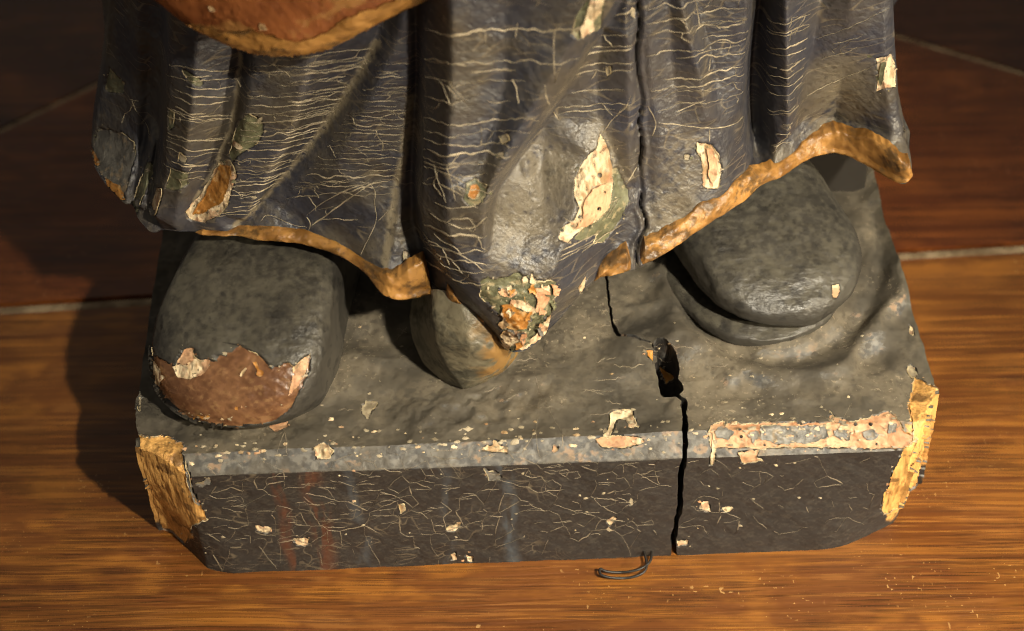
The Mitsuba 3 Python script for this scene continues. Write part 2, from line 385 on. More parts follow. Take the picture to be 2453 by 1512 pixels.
RIDGES = [  # (x, y on the tracing grid, distance back from the plinth's front edge): ridges and grooves of the folds, each from the top down
    [(330, 0, .125), (330, 200, .122), (326, 330, .115), (305, 470, .100)],
    [(360, 0, .123), (360, 200, .123), (352, 330, .117), (318, 480, .101)],
    [(372, 340, .104), (354, 400, .098), (330, 500, .088)],
    [(392, 0, .120), (390, 100, .118), (386, 200, .116), (380, 340, .109), (372, 420, .100), (345, 515, .089)],
    [(410, 0, .094), (407, 70, .094), (402, 200, .092), (398, 300, .088), (390, 420, .082), (365, 515, .078)],
    [(475, 0, .086), (470, 90, .085), (460, 250, .080), (440, 400, .076), (420, 545, .076)],
    [(583, 0, .095), (580, 100, .094), (570, 200, .093), (555, 300, .090), (515, 400, .087), (470, 480, .083), (445, 530, .080)],
    [(603, 0, .087), (600, 140, .086), (590, 250, .082), (570, 360, .079), (530, 500, .0765), (500, 550, .077)],
    [(760, 0, .080), (740, 140, .080), (700, 300, .077), (640, 420, .076), (590, 530, .078)],
    [(940, 0, .089), (890, 120, .088), (830, 220, .087), (760, 320, .0865), (690, 410, .085), (640, 460, .084), (570, 545, .081)],
    [(970, 0, .080), (945, 110, .078), (880, 250, .074), (800, 400, .073), (720, 530, .077)],
    [(880, 500, .066), (830, 580, .067)],
    [(992, 0, .081), (990, 150, .078), (978, 300, .074), (962, 450, .068), (940, 600, .056), (925, 650, .051)],
    [(955, 430, .0705), (938, 560, .061), (915, 640, .053)],
    [(1004, 0, .083), (1004, 200, .081), (996, 400, .072), (991, 520, .066), (1009, 600, .059), (1030, 680, .053)],
    [(1010, 0, .071), (1012, 200, .066), (1005, 400, .056), (1002, 500, .050), (1030, 590, .042), (1070, 650, .036), (1130, 720, .030), (1190, 790, .0245)],
    [(1080, 0, .052), (1080, 200, .047), (1070, 400, .039), (1070, 550, .033), (1110, 640, .028), (1200, 735, .0225)],
    [(1215, 0, .058), (1210, 200, .053), (1190, 320, .048), (1155, 420, .042)],
    [(1440, 0, .052), (1360, 120, .049), (1310, 200, .046), (1250, 300, .042), (1190, 400, .037), (1150, 480, .033), (1150, 600, .029)],
    [(1475, 0, .057), (1390, 130, .053), (1335, 225, .049), (1285, 295, .045), (1235, 370, .041), (1180, 440, .0355), (1165, 520, .0315), (1160, 620, .0275)],
    [(1489, 0, .074), (1403, 135, .073), (1348, 235, .072), (1298, 305, .069), (1247, 378, .062), (1193, 450, .050), (1180, 530, .037), (1175, 620, .029)],
    [(1300, 360, .066), (1290, 420, .060), (1300, 480, .051), (1260, 560, .038), (1240, 640, .028)],
    [(1255, 395, .057), (1268, 440, .056), (1290, 450, .054)],
    [(1440, 330, .067), (1410, 420, .056), (1380, 500, .045), (1350, 580, .035), (1330, 640, .0285), (1310, 700, .0245)],
    [(1210, 735, .0225), (1260, 705, .0235), (1300, 755, .0222), (1255, 790, .021)],
    [(1500, 490, .061), (1480, 560, .059), (1440, 640, .054), (1395, 695, .047), (1340, 760, .036)],
    [(1440, 60, .077), (1430, 200, .075), (1440, 300, .070), (1490, 420, .066), (1500, 470, .063)],
    [(1500, 0, .070), (1505, 150, .070), (1512, 300, .067), (1512, 430, .065)],
    [(1520, 0, .076), (1528, 200, .075), (1525, 330, .072), (1525, 450, .068), (1540, 540, .062), (1525, 590, .058)],
    [(1550, 0, .073), (1560, 200, .073), (1580, 330, .070), (1570, 450, .067), (1580, 540, .062)],
    [(1600, 0, .080), (1610, 150, .080), (1630, 280, .076), (1640, 400, .071)],
    [(1635, 0, .076), (1655, 80, .075), (1682, 190, .076), (1695, 280, .076)],
    [(1660, 0, .090), (1690, 100, .089), (1712, 200, .086), (1725, 320, .080)],
    [(1770, 0, .092), (1768, 150, .090), (1755, 300, .086), (1740, 410, .077)],
    [(1797, 0, .092), (1786, 100, .092), (1778, 250, .091), (1780, 330, .090), (1797, 390, .090)],
    [(1815, 0, .121), (1800, 100, .120), (1795, 200, .119), (1797, 300, .116), (1812, 370, .110), (1838, 408, .100)],
    [(1832, 0, .119), (1822, 100, .118), (1818, 200, .116), (1822, 300, .112)],
    [(1852, 0, .106), (1846, 100, .104), (1846, 200, .102), (1850, 300, .099), (1856, 370, .098)],
    [(1880, 0, .096), (1885, 150, .094), (1890, 260, .093), (1890, 330, .095)],
    [(1965, 0, .113), (1945, 100, .112), (1925, 200, .111), (1918, 290, .111)],
    [(2040, 0, .108), (2025, 150, .111), (2003, 250, .118), (2000, 295, .122)],
    [(2120, 0, .112), (2120, 150, .108), (2130, 270, .105), (2140, 340, .101)],
]
LEFT = [(270, 0, .150), (262, 120, .150), (250, 200, .148), (235, 260, .145), (217, 340, .140)]
RIGHT = [(2140, 0, .115), (2145, 120, .113), (2155, 250, .108), (2170, 320, .104), (2186, 390, .099)]
HEM = [  # lower edge of the robe: x, y on the tracing grid, height above the plinth's top, width of the gold border
    (213, 372, .061, 8), (225, 405, .060, 12), (255, 448, .059, 14), (300, 492, .058, 14), (335, 533, .056, 14), (365, 566, .054, 14), (392, 548, .056, 8), (420, 555, .056, 10), (480, 556, .056, 9), (560, 562, .055, 12),
    (620, 577, .055, 24), (680, 577, .055, 30), (740, 586, .053, 28), (790, 602, .052, 26), (840, 624, .050, 26), (880, 657, .048, 34), (905, 694, .046, 46), (925, 714, .045, 62), (960, 722, .044, 72), (1000, 716, .044, 88), (1030, 706, .043, 92),
    (1080, 722, .037, 84), (1140, 768, .031, 74), (1190, 808, .0285, 50), (1215, 843, .0275, 34), (1245, 848, .0275, 20), (1290, 822, .0285, 14), (1312, 790, .031, 8), (1340, 766, .036, 6), (1390, 706, .043, 8), (1430, 674, .047, 20), (1500, 652, .050, 44), (1524, 642, .050, 55),
    (1560, 628, .052, 50), (1620, 593, .055, 50), (1700, 532, .058, 62), (1800, 472, .060, 52), (1850, 442, .060, 34), (1900, 402, .060, 34), (1940, 377, .060, 56), (1990, 367, .060, 63), (2040, 377, .060, 66), (2100, 412, .060, 78), (2150, 442, .060, 80), (2178, 446, .061, 66), (2195, 425, .063, 34)]
hem = resample(chaikin(np.array(HEM, float), 2), 4)
hem3 = atz(hem[:, 0], hem[:, 1], TOP + hem[:, 2])
o = np.argsort(hem3[:, 0])
hx, hy, hz = hem3[o, 0], hem3[o, 1], hem3[o, 2]
zhem = lambda x: np.interp(x, hx, hz)

pts = []
for line in RIDGES + [LEFT, RIGHT]:
    l = resample(np.array(line, float), 5)
    P = aty(l[:, 0], l[:, 1], l[:, 2])
    if line[0][1] == 0:
        t = P[0]
        for dz in np.linspace(0.004, 0.30, 40):
            k = 1 - 0.45 * dz
            P = np.vstack([P, [t[0] * k, t[1] + 0.05 * dz, t[2] + dz]])
    pts.append(P)
    if line is LEFT or line is RIGHT:
        sgn = -1 if line is LEFT else 1
        for off, yy in ((0.0025, 0.150 if line is LEFT else 0.128), (0.004, 0.20), (0.02, 0.225), (0.05, 0.23)):
            Q = P.copy(); Q[:, 0] += sgn * off; Q[:, 1] = np.maximum(yy, Q[:, 1])
            pts.append(Q)
pts.append(hem3)
for dz in (0.01, 0.03, 0.06):
    pts.append(hem3 - [0, 0, dz])
for Q, sgn in ((hem3[0], -1), (hem3[-1], 1)):
    for off, yy in ((0.0025, 0.150 if sgn < 0 else 0.128), (0.004, 0.20), (0.02, 0.225), (0.05, 0.23)):
        for dz in (0.0, 0.005, 0.02, 0.06):
            pts.append(np.array([[Q[0] + sgn * off, yy, Q[2] - dz]]))
C = np.vstack(pts)
GX = np.arange(-0.200, 0.2001, 0.0006)
GZ = np.concatenate([np.arange(0.055, 0.300, 0.0006), np.arange(0.300, 0.56, 0.004)])
gx, gz = np.meshgrid(GX, np.arange(0.055, 0.56, 0.0006), indexing='ij')
lin, near = LinearNDInterpolator(C[:, [0, 2]], C[:, 1]), NearestNDInterpolator(C[:, [0, 2]], C[:, 1])
gy = lin(gx, gz)
bad = np.isnan(gy)
gy[bad] = near(gx[bad], gz[bad])
gy = gaussian_filter(gy, 1.5)
robe_y = RegularGridInterpolator((GX, gz[0]), gy, bounds_error=False, fill_value=None)

CRACK = np.array([(1526, 0), (1530, 60), (1522, 120), (1528, 190), (1537, 240), (1528, 290), (1536, 350), (1530, 400), (1537, 460), (1533, 490), (1545, 520), (1548, 545), (1530, 575), (1520, 600), (1532, 640)], float)
XE0, XE1 = hem3[0, 0], hem3[-1, 0]
xs = np.arange(-0.186, 0.1861, 0.00055)
ts = np.concatenate([np.linspace(0, 0.19, 345), np.linspace(0.194, 0.42, 50)])
zx = zhem(xs)
Z = zx[:, None] + ts[None, :]
X = np.repeat(xs[:, None], len(ts), 1)
Y = robe_y(np.stack([X, np.minimum(Z, 0.55)], -1))
P3 = np.stack([X, Y, Z], -1)
Y = Y + 0.0016 * fb(P3 * 45, 3, 2) + 0.0005 * fb(P3 * 260, 3, 5)
# the split that runs down through the robe
ck = resample(CRACK, 6); cy = np.interp(ck[:, 1], [0, 330, 450, 560, 640], [.075, .072, .068, .060, .056])
c3 = aty(ck[:, 0], ck[:, 1], cy)
oz = np.argsort(c3[:, 2])
cxz = np.interp(Z, np.r_[c3[oz, 2], 0.6], np.r_[c3[oz, 0], c3[oz[-1], 0]]) + 0.0009 * fb(np.stack([Z * 0, Z * 130], -1), 3, 9)
cw = 0.00016 + 0.0008 * np.clip(fb(np.stack([Z * 0 + 5, Z * 70], -1), 2, 3) + 0.2, 0, 1)
d = np.abs(X - cxz)
gap_ = np.clip(0.5 + 5 * fb(np.stack([Z * 0 + 8, Z * 55], -1), 2, 14) + np.clip((TOP + 0.085 - Z) / 0.03, 0, 1), 0, 1)
Y = Y + 0.0035 * gap_ * np.clip(1 - (d / cw) ** 4, 0, 1) - 0.0012 * np.exp(-((d - 0.0018) / 0.0012) ** 2)
P3 = np.stack([X, Y, Z], -1)
n, m = X.shape
thick = 0.013
back = P3[:, :, :].copy(); back[..., 1] = np.minimum(back[..., 1] + thick, 0.236)
fi, bi = np.arange(n), np.arange(n) + n * m
V = np.vstack([P3.reshape(-1, 3), back.reshape(-1, 3)])
fr = grid_faces(n, m)
lip = np.arange(n) * m
lf = np.vstack([np.stack([lip[:-1], lip[:-1] + n * m, lip[1:] + n * m], 1), np.stack([lip[:-1], lip[1:] + n * m, lip[1:]], 1)])
robe_mesh = trimesh.Trimesh(V, np.vstack([fr[:, ::-1], fr + n * m, lf]), process=False)
robe = mikit.ply(robe_mesh, 'robe_paint', smooth=True, uv=np.stack([V[:, 0] * 10, V[:, 2] * 10], 1))
part(S + '__robe', robe)
bk = trimesh.creation.box([0.35, 0.012, 0.36]); bk.apply_translation([0, 0.240, TOP + 0.06 + 0.18])
part(S + '__robe_back', mikit.ply(bk, 'inner_dark'))

lining = trimesh.creation.box([0.062, 0.04, 0.10]); lining.apply_translation([0.131, 0.170, TOP + 0.047])
part(S + '__robe_lining', mikit.ply(lining, 'inner_dark'))
# the worn gold border along the hem, broken off round the long fold's tip
def border(lo, hi, tell=None):
    run = hem[lo:hi]
    nh = max(60, 2 * len(run))
    hs = np.linspace(0, 1, nh)
    L = np.stack([np.interp(hs, np.linspace(0, 1, len(run)), run[:, k]) for k in range(4)], 1)
    A = atz(L[:, 0], L[:, 1], TOP + L[:, 2])
    ends = np.clip(np.minimum(hs, 1 - hs) * nh / 8, 0.12, 1)
    wob = (1 + 0.60 * fb(np.stack([L[:, 0] / 40, hs * 0], 1), 3, 11)) * ends
    hgt = 0.74 * L[:, 3] * wob * (D0 / FPX) / math.cos(PITCH)
    sec = []
    for k in range(16):
        u = k / 15
        z = A[:, 2] + hgt * u
        y0 = gaussian_filter(np.minimum(robe_y(np.stack([A[:, 0], z], 1)), A[:, 1] + 0.004), 5, mode='nearest')
        e = 4 * u * (1 - u)
        sec.append(np.stack([A[:, 0], y0 - 0.0003 - ends * 0.0022 * e ** 0.6 + 0.0014 * fb(np.stack([A[:, 0] * 330, hs * 0 + u * 2], 1), 3, 6), z], 1))
    sec = [sec[0] + [0, 0.010, 0.0015], sec[0] + [0, 0.003, -0.0004]] + sec + [sec[-1] + [0, 0.006, 0.0]]
    HB = np.stack(sec, 1)
    part(S + '__hem_border', mikit.ply((HB.reshape(-1, 3), grid_faces(nh, HB.shape[1])[:, ::-1]), 'worn_gold', smooth=True), tell)


at_x = lambda x: int(np.argmin(np.abs(hem[:, 0] - x) + (hem[:, 1] > 800) * 99))
border(at_x(470), at_x(1040), 'orange gold border along the hem left of the long fold')
border(at_x(1062), at_x(1185), 'orange gold border on the left side of the long fold')
border(at_x(1422), at_x(1518))
border(at_x(1530), at_x(2192), 'orange gold border along the hem right of the long fold')

# ------------------------------------------------------------------ the mantle's lower end, hanging in front at the upper left
ME = np.array([(300, -40), (322, 0), (355, 22), (390, 42), (430, 68), (470, 90), (515, 106), (560, 120), (600, 130), (640, 134), (700, 132), (760, 124), (805, 110), (850, 88), (900, 66), (950, 44), (1020, 22), (1085, 0), (1180, -40)], float)
me = resample(chaikin(ME, 2), 3)
mA = aty(me[:, 0], me[:, 1], np.full(len(me), 0.064))
ku = np.concatenate([np.linspace(0, 1, 14) ** 1.5 * 0.012, 0.012 + np.linspace(0.02, 1, 60) * 0.24])
mid = np.array([mA[:, 0].mean(), 0.30 + TOP])
rows = []
for k, u in enumerate(ku):
    x = mA[:, 0] + (mid[0] - mA[:, 0]) * min(1, u / 0.5) * 0.35
    z = mA[:, 2] + u
    y = mA[:, 1] - 0.0075 * (1 - np.exp(-u / 0.0035)) - 0.006 * np.sin(min(1, u / 0.09) * np.pi / 2) + 0.05 * max(0, u - 0.03)
    y = y + 0.0035 * np.cos((x - mid[0]) / 0.055) * 0 + 0.010 * ((x - mid[0]) / 0.06) ** 2
    rows.append(np.stack([x, y, z], 1))
rows = [rows[0] + [0, 0.03, 0.004]] + rows
MM = np.stack(rows, 1)
MM[:, 1:, 1] += 0.0022 * fb(MM[:, 1:] * 70, 3, 4) + 0.0008 * fb(MM[:, 1:] * 220, 3, 8)
part(S + '__mantle', mikit.ply((MM.reshape(-1, 3), grid_faces(MM.shape[0], MM.shape[1])[:, ::-1]), 'mantle_paint', smooth=True), 'red brown lower end of the mantle')
MANTLE = scene[S + '__mantle']

# ------------------------------------------------------------------ the plinth
outline = [(-0.1405, -0.002), (0.157, -0.004), (0.1705, 0.020), (0.1685, 0.10), (0.166, 0.19), (-0.164, 0.19), (-0.1645, 0.10), (-0.1640, 0.030), (-0.1610, 0.010)]
base = m3.Manifold.extrude(m3.CrossSection([outline]), TOP)
nb = np.array([0, -1, 1.0]) / math.sqrt(2)
base = base.trim_by_plane((0, 0.70, -0.71), float(np.dot([0, 0.70, -0.71], [0, 0.0005, TOP - 0.0015 - 0.0025])))
base = base.refine_to_length(0.0010)


def warp(v):
    x, y, z = v.T.copy()
    p = v.copy()
    up = np.clip((z - TOP + 0.008) / 0.006, 0, 1)
    n1, n2, n3 = fb(p * 38, 3, 21), fb(p * 150, 3, 22), fb(p * 1300, 2, 23)
    # relief of the ground between the shoes: a hollow before each toe and a low ridge up to the split
    relief = 0.0042 * n1 + 0.0010 * n2 + 0.00025 * n3 - 0.0042 * np.abs(fb(p * [34, 44, 34], 2, 27)) * 2 + 0.0006 * np.clip(fb(p * 75, 2, 28) * 8, -0.5, 0.5)
    relief += 0.006 * np.clip((y - 0.03) / 0.12, 0, 1) + 0.0025 * np.exp(-(((x - 0.055) / 0.02) ** 2 + ((y - 0.055) / 0.018) ** 2))
    relief += 0.0010 * np.exp(-(((x + 0.02) / 0.03) ** 2 + ((y - 0.025) / 0.012) ** 2)) * np.tanh(n2 * 9)
    ex, ey = x - 0.118, y - 0.105
    dd = np.hypot((ex * 0.94 - ey * 0.34) / 0.043, (ex * 0.34 + ey * 0.94) / 0.062)
    relief += 0.0045 * np.exp(-((dd - 1.22 - 0.3 * n1) / 0.12) ** 2) - 0.002 * np.exp(-((dd - 1.0) / 0.08) ** 2)
    relief *= np.clip((y - 0.001) / 0.012, 0.12, 1)
    z = z + up * relief
    front = np.clip(1 - (y + 0.004) / 0.012, 0, 1)
    y = y + front * (0.0012 * fb(p * 60, 3, 31) + 0.0006 * n2 + 0.0003 * n3) - 0.003 * front * np.clip(1 - z / 0.05, 0, 1)
    corner = np.clip((np.abs(x - 0.003) - 0.146) / 0.006, 0, 1) * np.clip(1 - (y - 0.018) / 0.01, 0, 1)
    k = corner * (0.0060 * fb(p * [60, 60, 18], 3, 41) + 0.0030 * fb(p * [230, 230, 30], 2, 42))
    x = x + np.sign(x) * k
    y = y + 0.6 * k
    x = x + np.where(np.abs(x) > 0.15, 0.0012 * n2, 0)
    y = y + np.clip(1 - y / 0.05, 0, 1) * np.clip(1 - v[:, 2] / 0.045, 0, 1) * (0.014 * np.clip((x - 0.122) / 0.034, 0, 1) ** 1.6 + 0.014 * np.clip((-x - 0.128) / 0.03, 0, 1) ** 1.6)
    return np.stack([x, y, z], 1)


base = base.warp_batch(lambda v: warp(np.asarray(v)))
# the split through the plinth, and the hole where a piece has come away
CP = np.array([(1438, 640), (1445, 700), (1455, 760), (1470, 800), (1510, 812), (1545, 825), (1575, 860), (1600, 925), (1628, 945), (1632, 1000), (1630, 1070)], float)
cp = aty(*np.array([(1630, 1072)]).T, [-0.02])
path = atz(CP[:, 0], CP[:, 1], np.full(len(CP), TOP + 0.003))[:, :2]
path = np.vstack([path, [path[-1] + [0.0, -0.03]]])
pr = resample(path, 0.0012)
zs = np.linspace(-0.01, 0.10, 45)
j = 0.0034 * fb(np.stack([zs * 110, zs * 0], 1), 4, 51) - 0.0025 * np.clip((0.03 - zs) / 0.03, -1, 1) * 0.6
wv = np.interp(np.linspace(0, 1, len(pr)), [0, 0.28, 0.36, 0.50, 0.56, 0.62, 1], [0.0005, 0.0007, 0.0004, 0.0004, 0.0010, 0.0011, 0.0013])
tg = np.gradient(pr, axis=0); tg /= np.linalg.norm(tg, axis=1, keepdims=True)
nn = np.stack([-tg[:, 1], tg[:, 0]], 1)
jag = 0.0007 * fb(np.stack([np.arange(len(pr)) * 0.5, np.arange(len(pr)) * 0], 1), 3, 52) * 2
deep = np.clip(1 - np.arange(len(pr)) / len(pr) * 1.0, 0, 1)
mesh_l, mesh_r = [], []
for zz, jj in zip(zs, j):
    wob2 = 0.15 + 1.7 * meshkit.fbm(np.stack([np.full(len(pr), zz * 160), np.arange(len(pr)) * 0.25, np.zeros(len(pr))], 1), 3, 53)
    c = pr + nn * jag[:, None] + np.stack([np.full(len(pr), jj), np.zeros(len(pr))], 1)
    for lst, sg in ((mesh_l, 1), (mesh_r, -1)):
        q = c + sg * nn * (wv * wob2)[:, None]
        lst.append(np.concatenate([q, np.full((len(pr), 1), zz)], 1))
ring = np.stack([np.vstack([a, b[::-1]]) for a, b in zip(mesh_l, mesh_r)])          # slices x closed outline
nz_, nr_ = ring.shape[:2]
ii = np.arange(nz_ * nr_).reshape(nz_, nr_)
jn = np.roll(ii, -1, 1)
f = np.concatenate([np.stack([ii[:-1], jn[:-1], jn[1:]], -1).reshape(-1, 3), np.stack([ii[:-1], jn[1:], ii[1:]], -1).reshape(-1, 3)])
K = len(pr)
cap = np.vstack([[[a, a + 1, nr_ - 2 - a], [a, nr_ - 2 - a, nr_ - 1 - a]] for a in range(K - 1)])
f = np.vstack([f, cap[:, ::-1], cap + (nz_ - 1) * nr_])
tm = trimesh.Trimesh(ring.reshape(-1, 3), f, process=False)
if tm.volume < 0:
    tm.invert()
slit = m3.Manifold(m3.Mesh(tm.vertices.astype(np.float32), tm.faces.astype(np.uint32)))
hp = atz(*np.array([(1568, 812), (1590, 818), (1612, 838), (1628, 870), (1634, 905), (1632, 932), (1610, 930), (1588, 930), (1580, 905), (1572, 870), (1566, 838)], float).T, np.full(11, TOP + 0.004))[:, :2]
hole = m3.Manifold.extrude(m3.CrossSection([[tuple(q) for q in chaikin(hp, 1, True)]], m3.FillRule.NonZero), 0.05).translate((0, 0, TOP - 0.028)).refine_to_length(0.002)
hole = hole.warp_batch(lambda v: np.asarray(v) + 0.0040 * np.stack([fb(np.asarray(v) * [170, 170, 40], 4, 61), fb(np.asarray(v) * [170, 170, 40], 4, 62), 0 * np.asarray(v)[:, 0]], 1))
plinth_m = base - slit - hole
part(S + '__plinth', mikit.ply(plinth_m, 'plinth_paint', smooth=35))
PL = scene[S + '__plinth']


# ------------------------------------------------------------------ the shoes
def loft(toe, heading, rows, nsec=150, seed=1, amp=0.0012, lean=0.0, flats=80):
    """Cross-sections (distance behind the toe, half width, sole height, top height, squareness) along the shoe, closed at the toe."""
    rows = np.array(rows, float)
    s = np.linspace(rows[0, 0], rows[-1, 0], 300)
    q = np.stack([np.interp(s, rows[:, 0], gaussian(rows, s, k)) if False else spline(rows[:, 0], rows[:, k], s) for k in range(1, 5)], 1)
    a = np.linspace(0, 2 * np.pi, nsec, endpoint=False)
    h = np.array([math.sin(heading), -math.cos(heading)]); r = np.array([math.cos(heading), math.sin(heading)])
    V = []
    for si, (w, z0, z1, e) in zip(s, q):
        ca, sa = np.cos(a), np.sin(a)
        u = np.sign(ca) * np.abs(ca) ** (2 / e) * w
        z = (z0 + z1) / 2 + np.sign(sa) * np.abs(sa) ** (2 / e) * (z1 - z0) / 2
        u = u + lean * (z - z0)
        xy = np.array(toe)[None] - h[None] * si + r[None] * u[:, None]
        V.append(np.concatenate([xy, (TOP + z)[:, None]], 1))
    V = np.stack(V)
    V0 = V.reshape(-1, 3)
    ctr = V.mean(1, keepdims=True)
    dirs = (V - ctr); dirs /= np.linalg.norm(dirs, axis=2, keepdims=True) + 1e-9
    V = V + dirs * (amp * 2 * fb(V * 55, 3, seed) + 0.5 * amp * fb(V * 190, 3, seed + 3))[..., None]
    nsl = len(s)
    i = np.arange(nsl * nsec).reshape(nsl, nsec); jn = np.roll(i, -1, 1)
    f = np.concatenate([np.stack([i[:-1], i[1:], jn[1:]], -1).reshape(-1, 3), np.stack([i[:-1], jn[1:], jn[:-1]], -1).reshape(-1, 3)])
    # flats left by the carver's gouge
    r_ = np.random.default_rng(seed + 40)
    C_ = V.mean(1)
    for _ in range(flats):
        a0, b0 = r_.integers(4, nsl - 90), r_.integers(0, nsec)
        nv = np.cross(V[a0 + 3, b0] - V[a0 - 3, b0], V[a0, (b0 + 2) % nsec] - V[a0, b0 - 2])
        nv /= np.linalg.norm(nv) + 1e-12
        if (V[a0, b0] - C_[a0]) @ nv < 0:
            nv = -nv
        dd = (V - V[a0, b0]) @ nv + r_.uniform(0.0001, 0.0005)
        V = V - nv * (np.clip(dd, 0, 0.0015) * np.exp(-(((V - V[a0, b0]) ** 2).sum(-1)) / 0.010**2))[..., None]
    vv = np.vstack([V.reshape(-1, 3), V[0].mean(0)[None], V[-1].mean(0)[None]])
    f = np.vstack([f, np.stack([i[0], jn[0], np.full(nsec, nsl * nsec)], 1), np.stack([jn[-1], i[-1], np.full(nsec, nsl * nsec + 1)], 1)])
    m = trimesh.Trimesh(vv, f, process=False)
    if m.volume < 0:
        m.invert()
    return m


def spline(x, y, s):
    from scipy.interpolate import PchipInterpolator
    return PchipInterpolator(x, y)(s)


lt = atz(533, 1003, TOP + 0.012)[:2]
left_shoe = loft(lt, math.radians(-13), [(0, .007, .007, .0120, 2.2), (.002, .0165, .005, .0170, 2.3), (.006, .0250, .003, .0225, 2.5), (.013, .0325, .000, .0295, 2.9), (.024, .0368, -.003, .0365, 3.8), (.040, .0376, -.003, .0420, 5.0), (.060, .0352, -.003, .0460, 6.0), (.085, .0325, -.003, .0490, 6.0), (.125, .0300, -.003, .060, 5.0)], seed=3)
part(S + '__shoe', mikit.ply(left_shoe, 'shoe_paint', smooth=True), 'left shoe with its toe worn to brown wood')
LS = scene[S + '__shoe']
rt = atz(1946, 760, TOP + 0.014)[:2]
right_shoe = loft(rt, math.radians(19), [(0, .004, .010, .015, 2.2), (.002, .012, .009, .019, 2.2), (.006, .0215, .009, .0215, 2.4), (.013, .0295, .009, .0260, 2.6), (.024, .0355, .009, .0300, 3.0), (.040, .0380, .008, .0350, 3.2), (.062, .0375, .007, .0410, 3.2), (.085, .0340, .006, .050, 3.0), (.120, .0300, .005, .062, 2.8)], seed=8, amp=0.0013, flats=28)
part(S + '__shoe', mikit.ply(right_shoe, 'shoe_paint', smooth=True), 'right shoe covered in dust')
RS = scene[S + '__shoe_001']
rs = atz(1914, 801, TOP + 0.004)[:2]
sole = loft(rs, math.radians(21), [(0, .004, -.002, .004, 2.4), (.002, .013, -.003, .0056, 2.6), (.006, .0205, -.003, .0068, 2.8), (.013, .0285, -.003, .0074, 3), (.026, .0350, -.003, .0084, 3), (.045, .0375, -.003, .0092, 3), (.07, .0345, -.003, .010, 3), (.12, .031, -.003, .010, 3)], seed=9, amp=0.0016, flats=20)
part(S + '__shoe_001__sole', mikit.ply(sole, 'shoe_paint', smooth=True))

# ------------------------------------------------------------------ the second, lower fold tip that stands on the plinth under the long fold
kn_ = [(985, 700, .036, .062), (1110, 935, 0, 0)]
def tipmesh():
    # ridge and two facets, given as lines from top to bottom: left edge, ridge, right part, right edge
    lines = [[(990, 690, .075), (978, 760, .064), (985, 810, .057), (1010, 870, .048), (1060, 915, .041), (1108, 937, .0365)],
             [(1018, 690, .060), (1016, 760, .050), (1024, 820, .043), (1046, 870, .039), (1078, 910, .0365), (1109, 936, .0355)],
             [(1036, 690, .047), (1036, 760, .037), (1048, 830, .0315), (1073, 880, .031), (1095, 912, .032), (1111, 934, .034)],
             [(1110, 700, .040), (1115, 770, .031), (1120, 830, .0265), (1125, 880, .028), (1123, 910, .031), (1114, 933, .0345)],
             [(1180, 700, .042), (1190, 780, .033), (1190, 850, .0275), (1170, 890, .030), (1145, 912, .033), (1117, 934, .036)],
             [(1260, 690, .075), (1260, 780, .060), (1245, 850, .048), (1210, 890, .042), (1165, 915, .039), (1120, 936, .038)]]
    G = np.stack([resample(np.array(l, float), 1)[np.linspace(0, len(resample(np.array(l, float), 1)) - 1, 70).astype(int)] for l in lines])
    G = np.stack([aty(g[:, 0], g[:, 1], g[:, 2]) for g in G])
    t = np.linspace(0, 5, 110)
    V = np.stack([[np.interp(t, range(6), G[:, r, k]) for k in range(3)] for r in range(70)]).transpose(0, 2, 1)
    for k in range(3):
        V[..., k] = gaussian_filter(V[..., k], (2, 3), mode='nearest')
    V[..., 1] += 0.001 * fb(V * 90, 3, 3)
    return V
tv = tipmesh()
part(S + '__lower_fold', mikit.ply((tv.reshape(-1, 3), grid_faces(*tv.shape[:2])), 'fold_dirt', smooth=True), 'small rounded fold end standing on the plinth')
LF = scene[S + '__lower_fold']

ROBE_S, ALL_S = Surface(robe), Surface(robe, scene[S + '__hem_border'], PL, LS, RS, scene[S + '__shoe_001__sole'], LF, MANTLE)
PL_S, LS_S, RS_S = Surface(PL), Surface(LS), Surface(RS)


# ------------------------------------------------------------------ losses in the paint: each its own piece, raised or sunk a little
def jagged(poly, amp=4.0, step=5.0, seed=0):
    p = np.array(poly, float)
    p = np.vstack([p, p[:1]])
    p = resample(p, min(step, np.linalg.norm(np.diff(p, axis=0), axis=1).sum() / 9))[:-1]
    q = np.concatenate([p / 16.0, np.full((len(p), 1), seed * 3.1)], 1)
    r = np.concatenate([p / 5.0, np.full((len(p), 1), seed * 1.7)], 1)
    t = np.concatenate([p / 2.6, np.full((len(p), 1), seed * 1.3)], 1)
    return p + amp * 2 * np.stack([fb(q, 2, 71) + 0.6 * fb(r, 2, 73) + 0.35 * fb(t, 1, 75), fb(q, 2, 72) + 0.6 * fb(r, 2, 74) + 0.35 * fb(t, 1, 76)], 1)


SUNK, RIMS = {}, {}


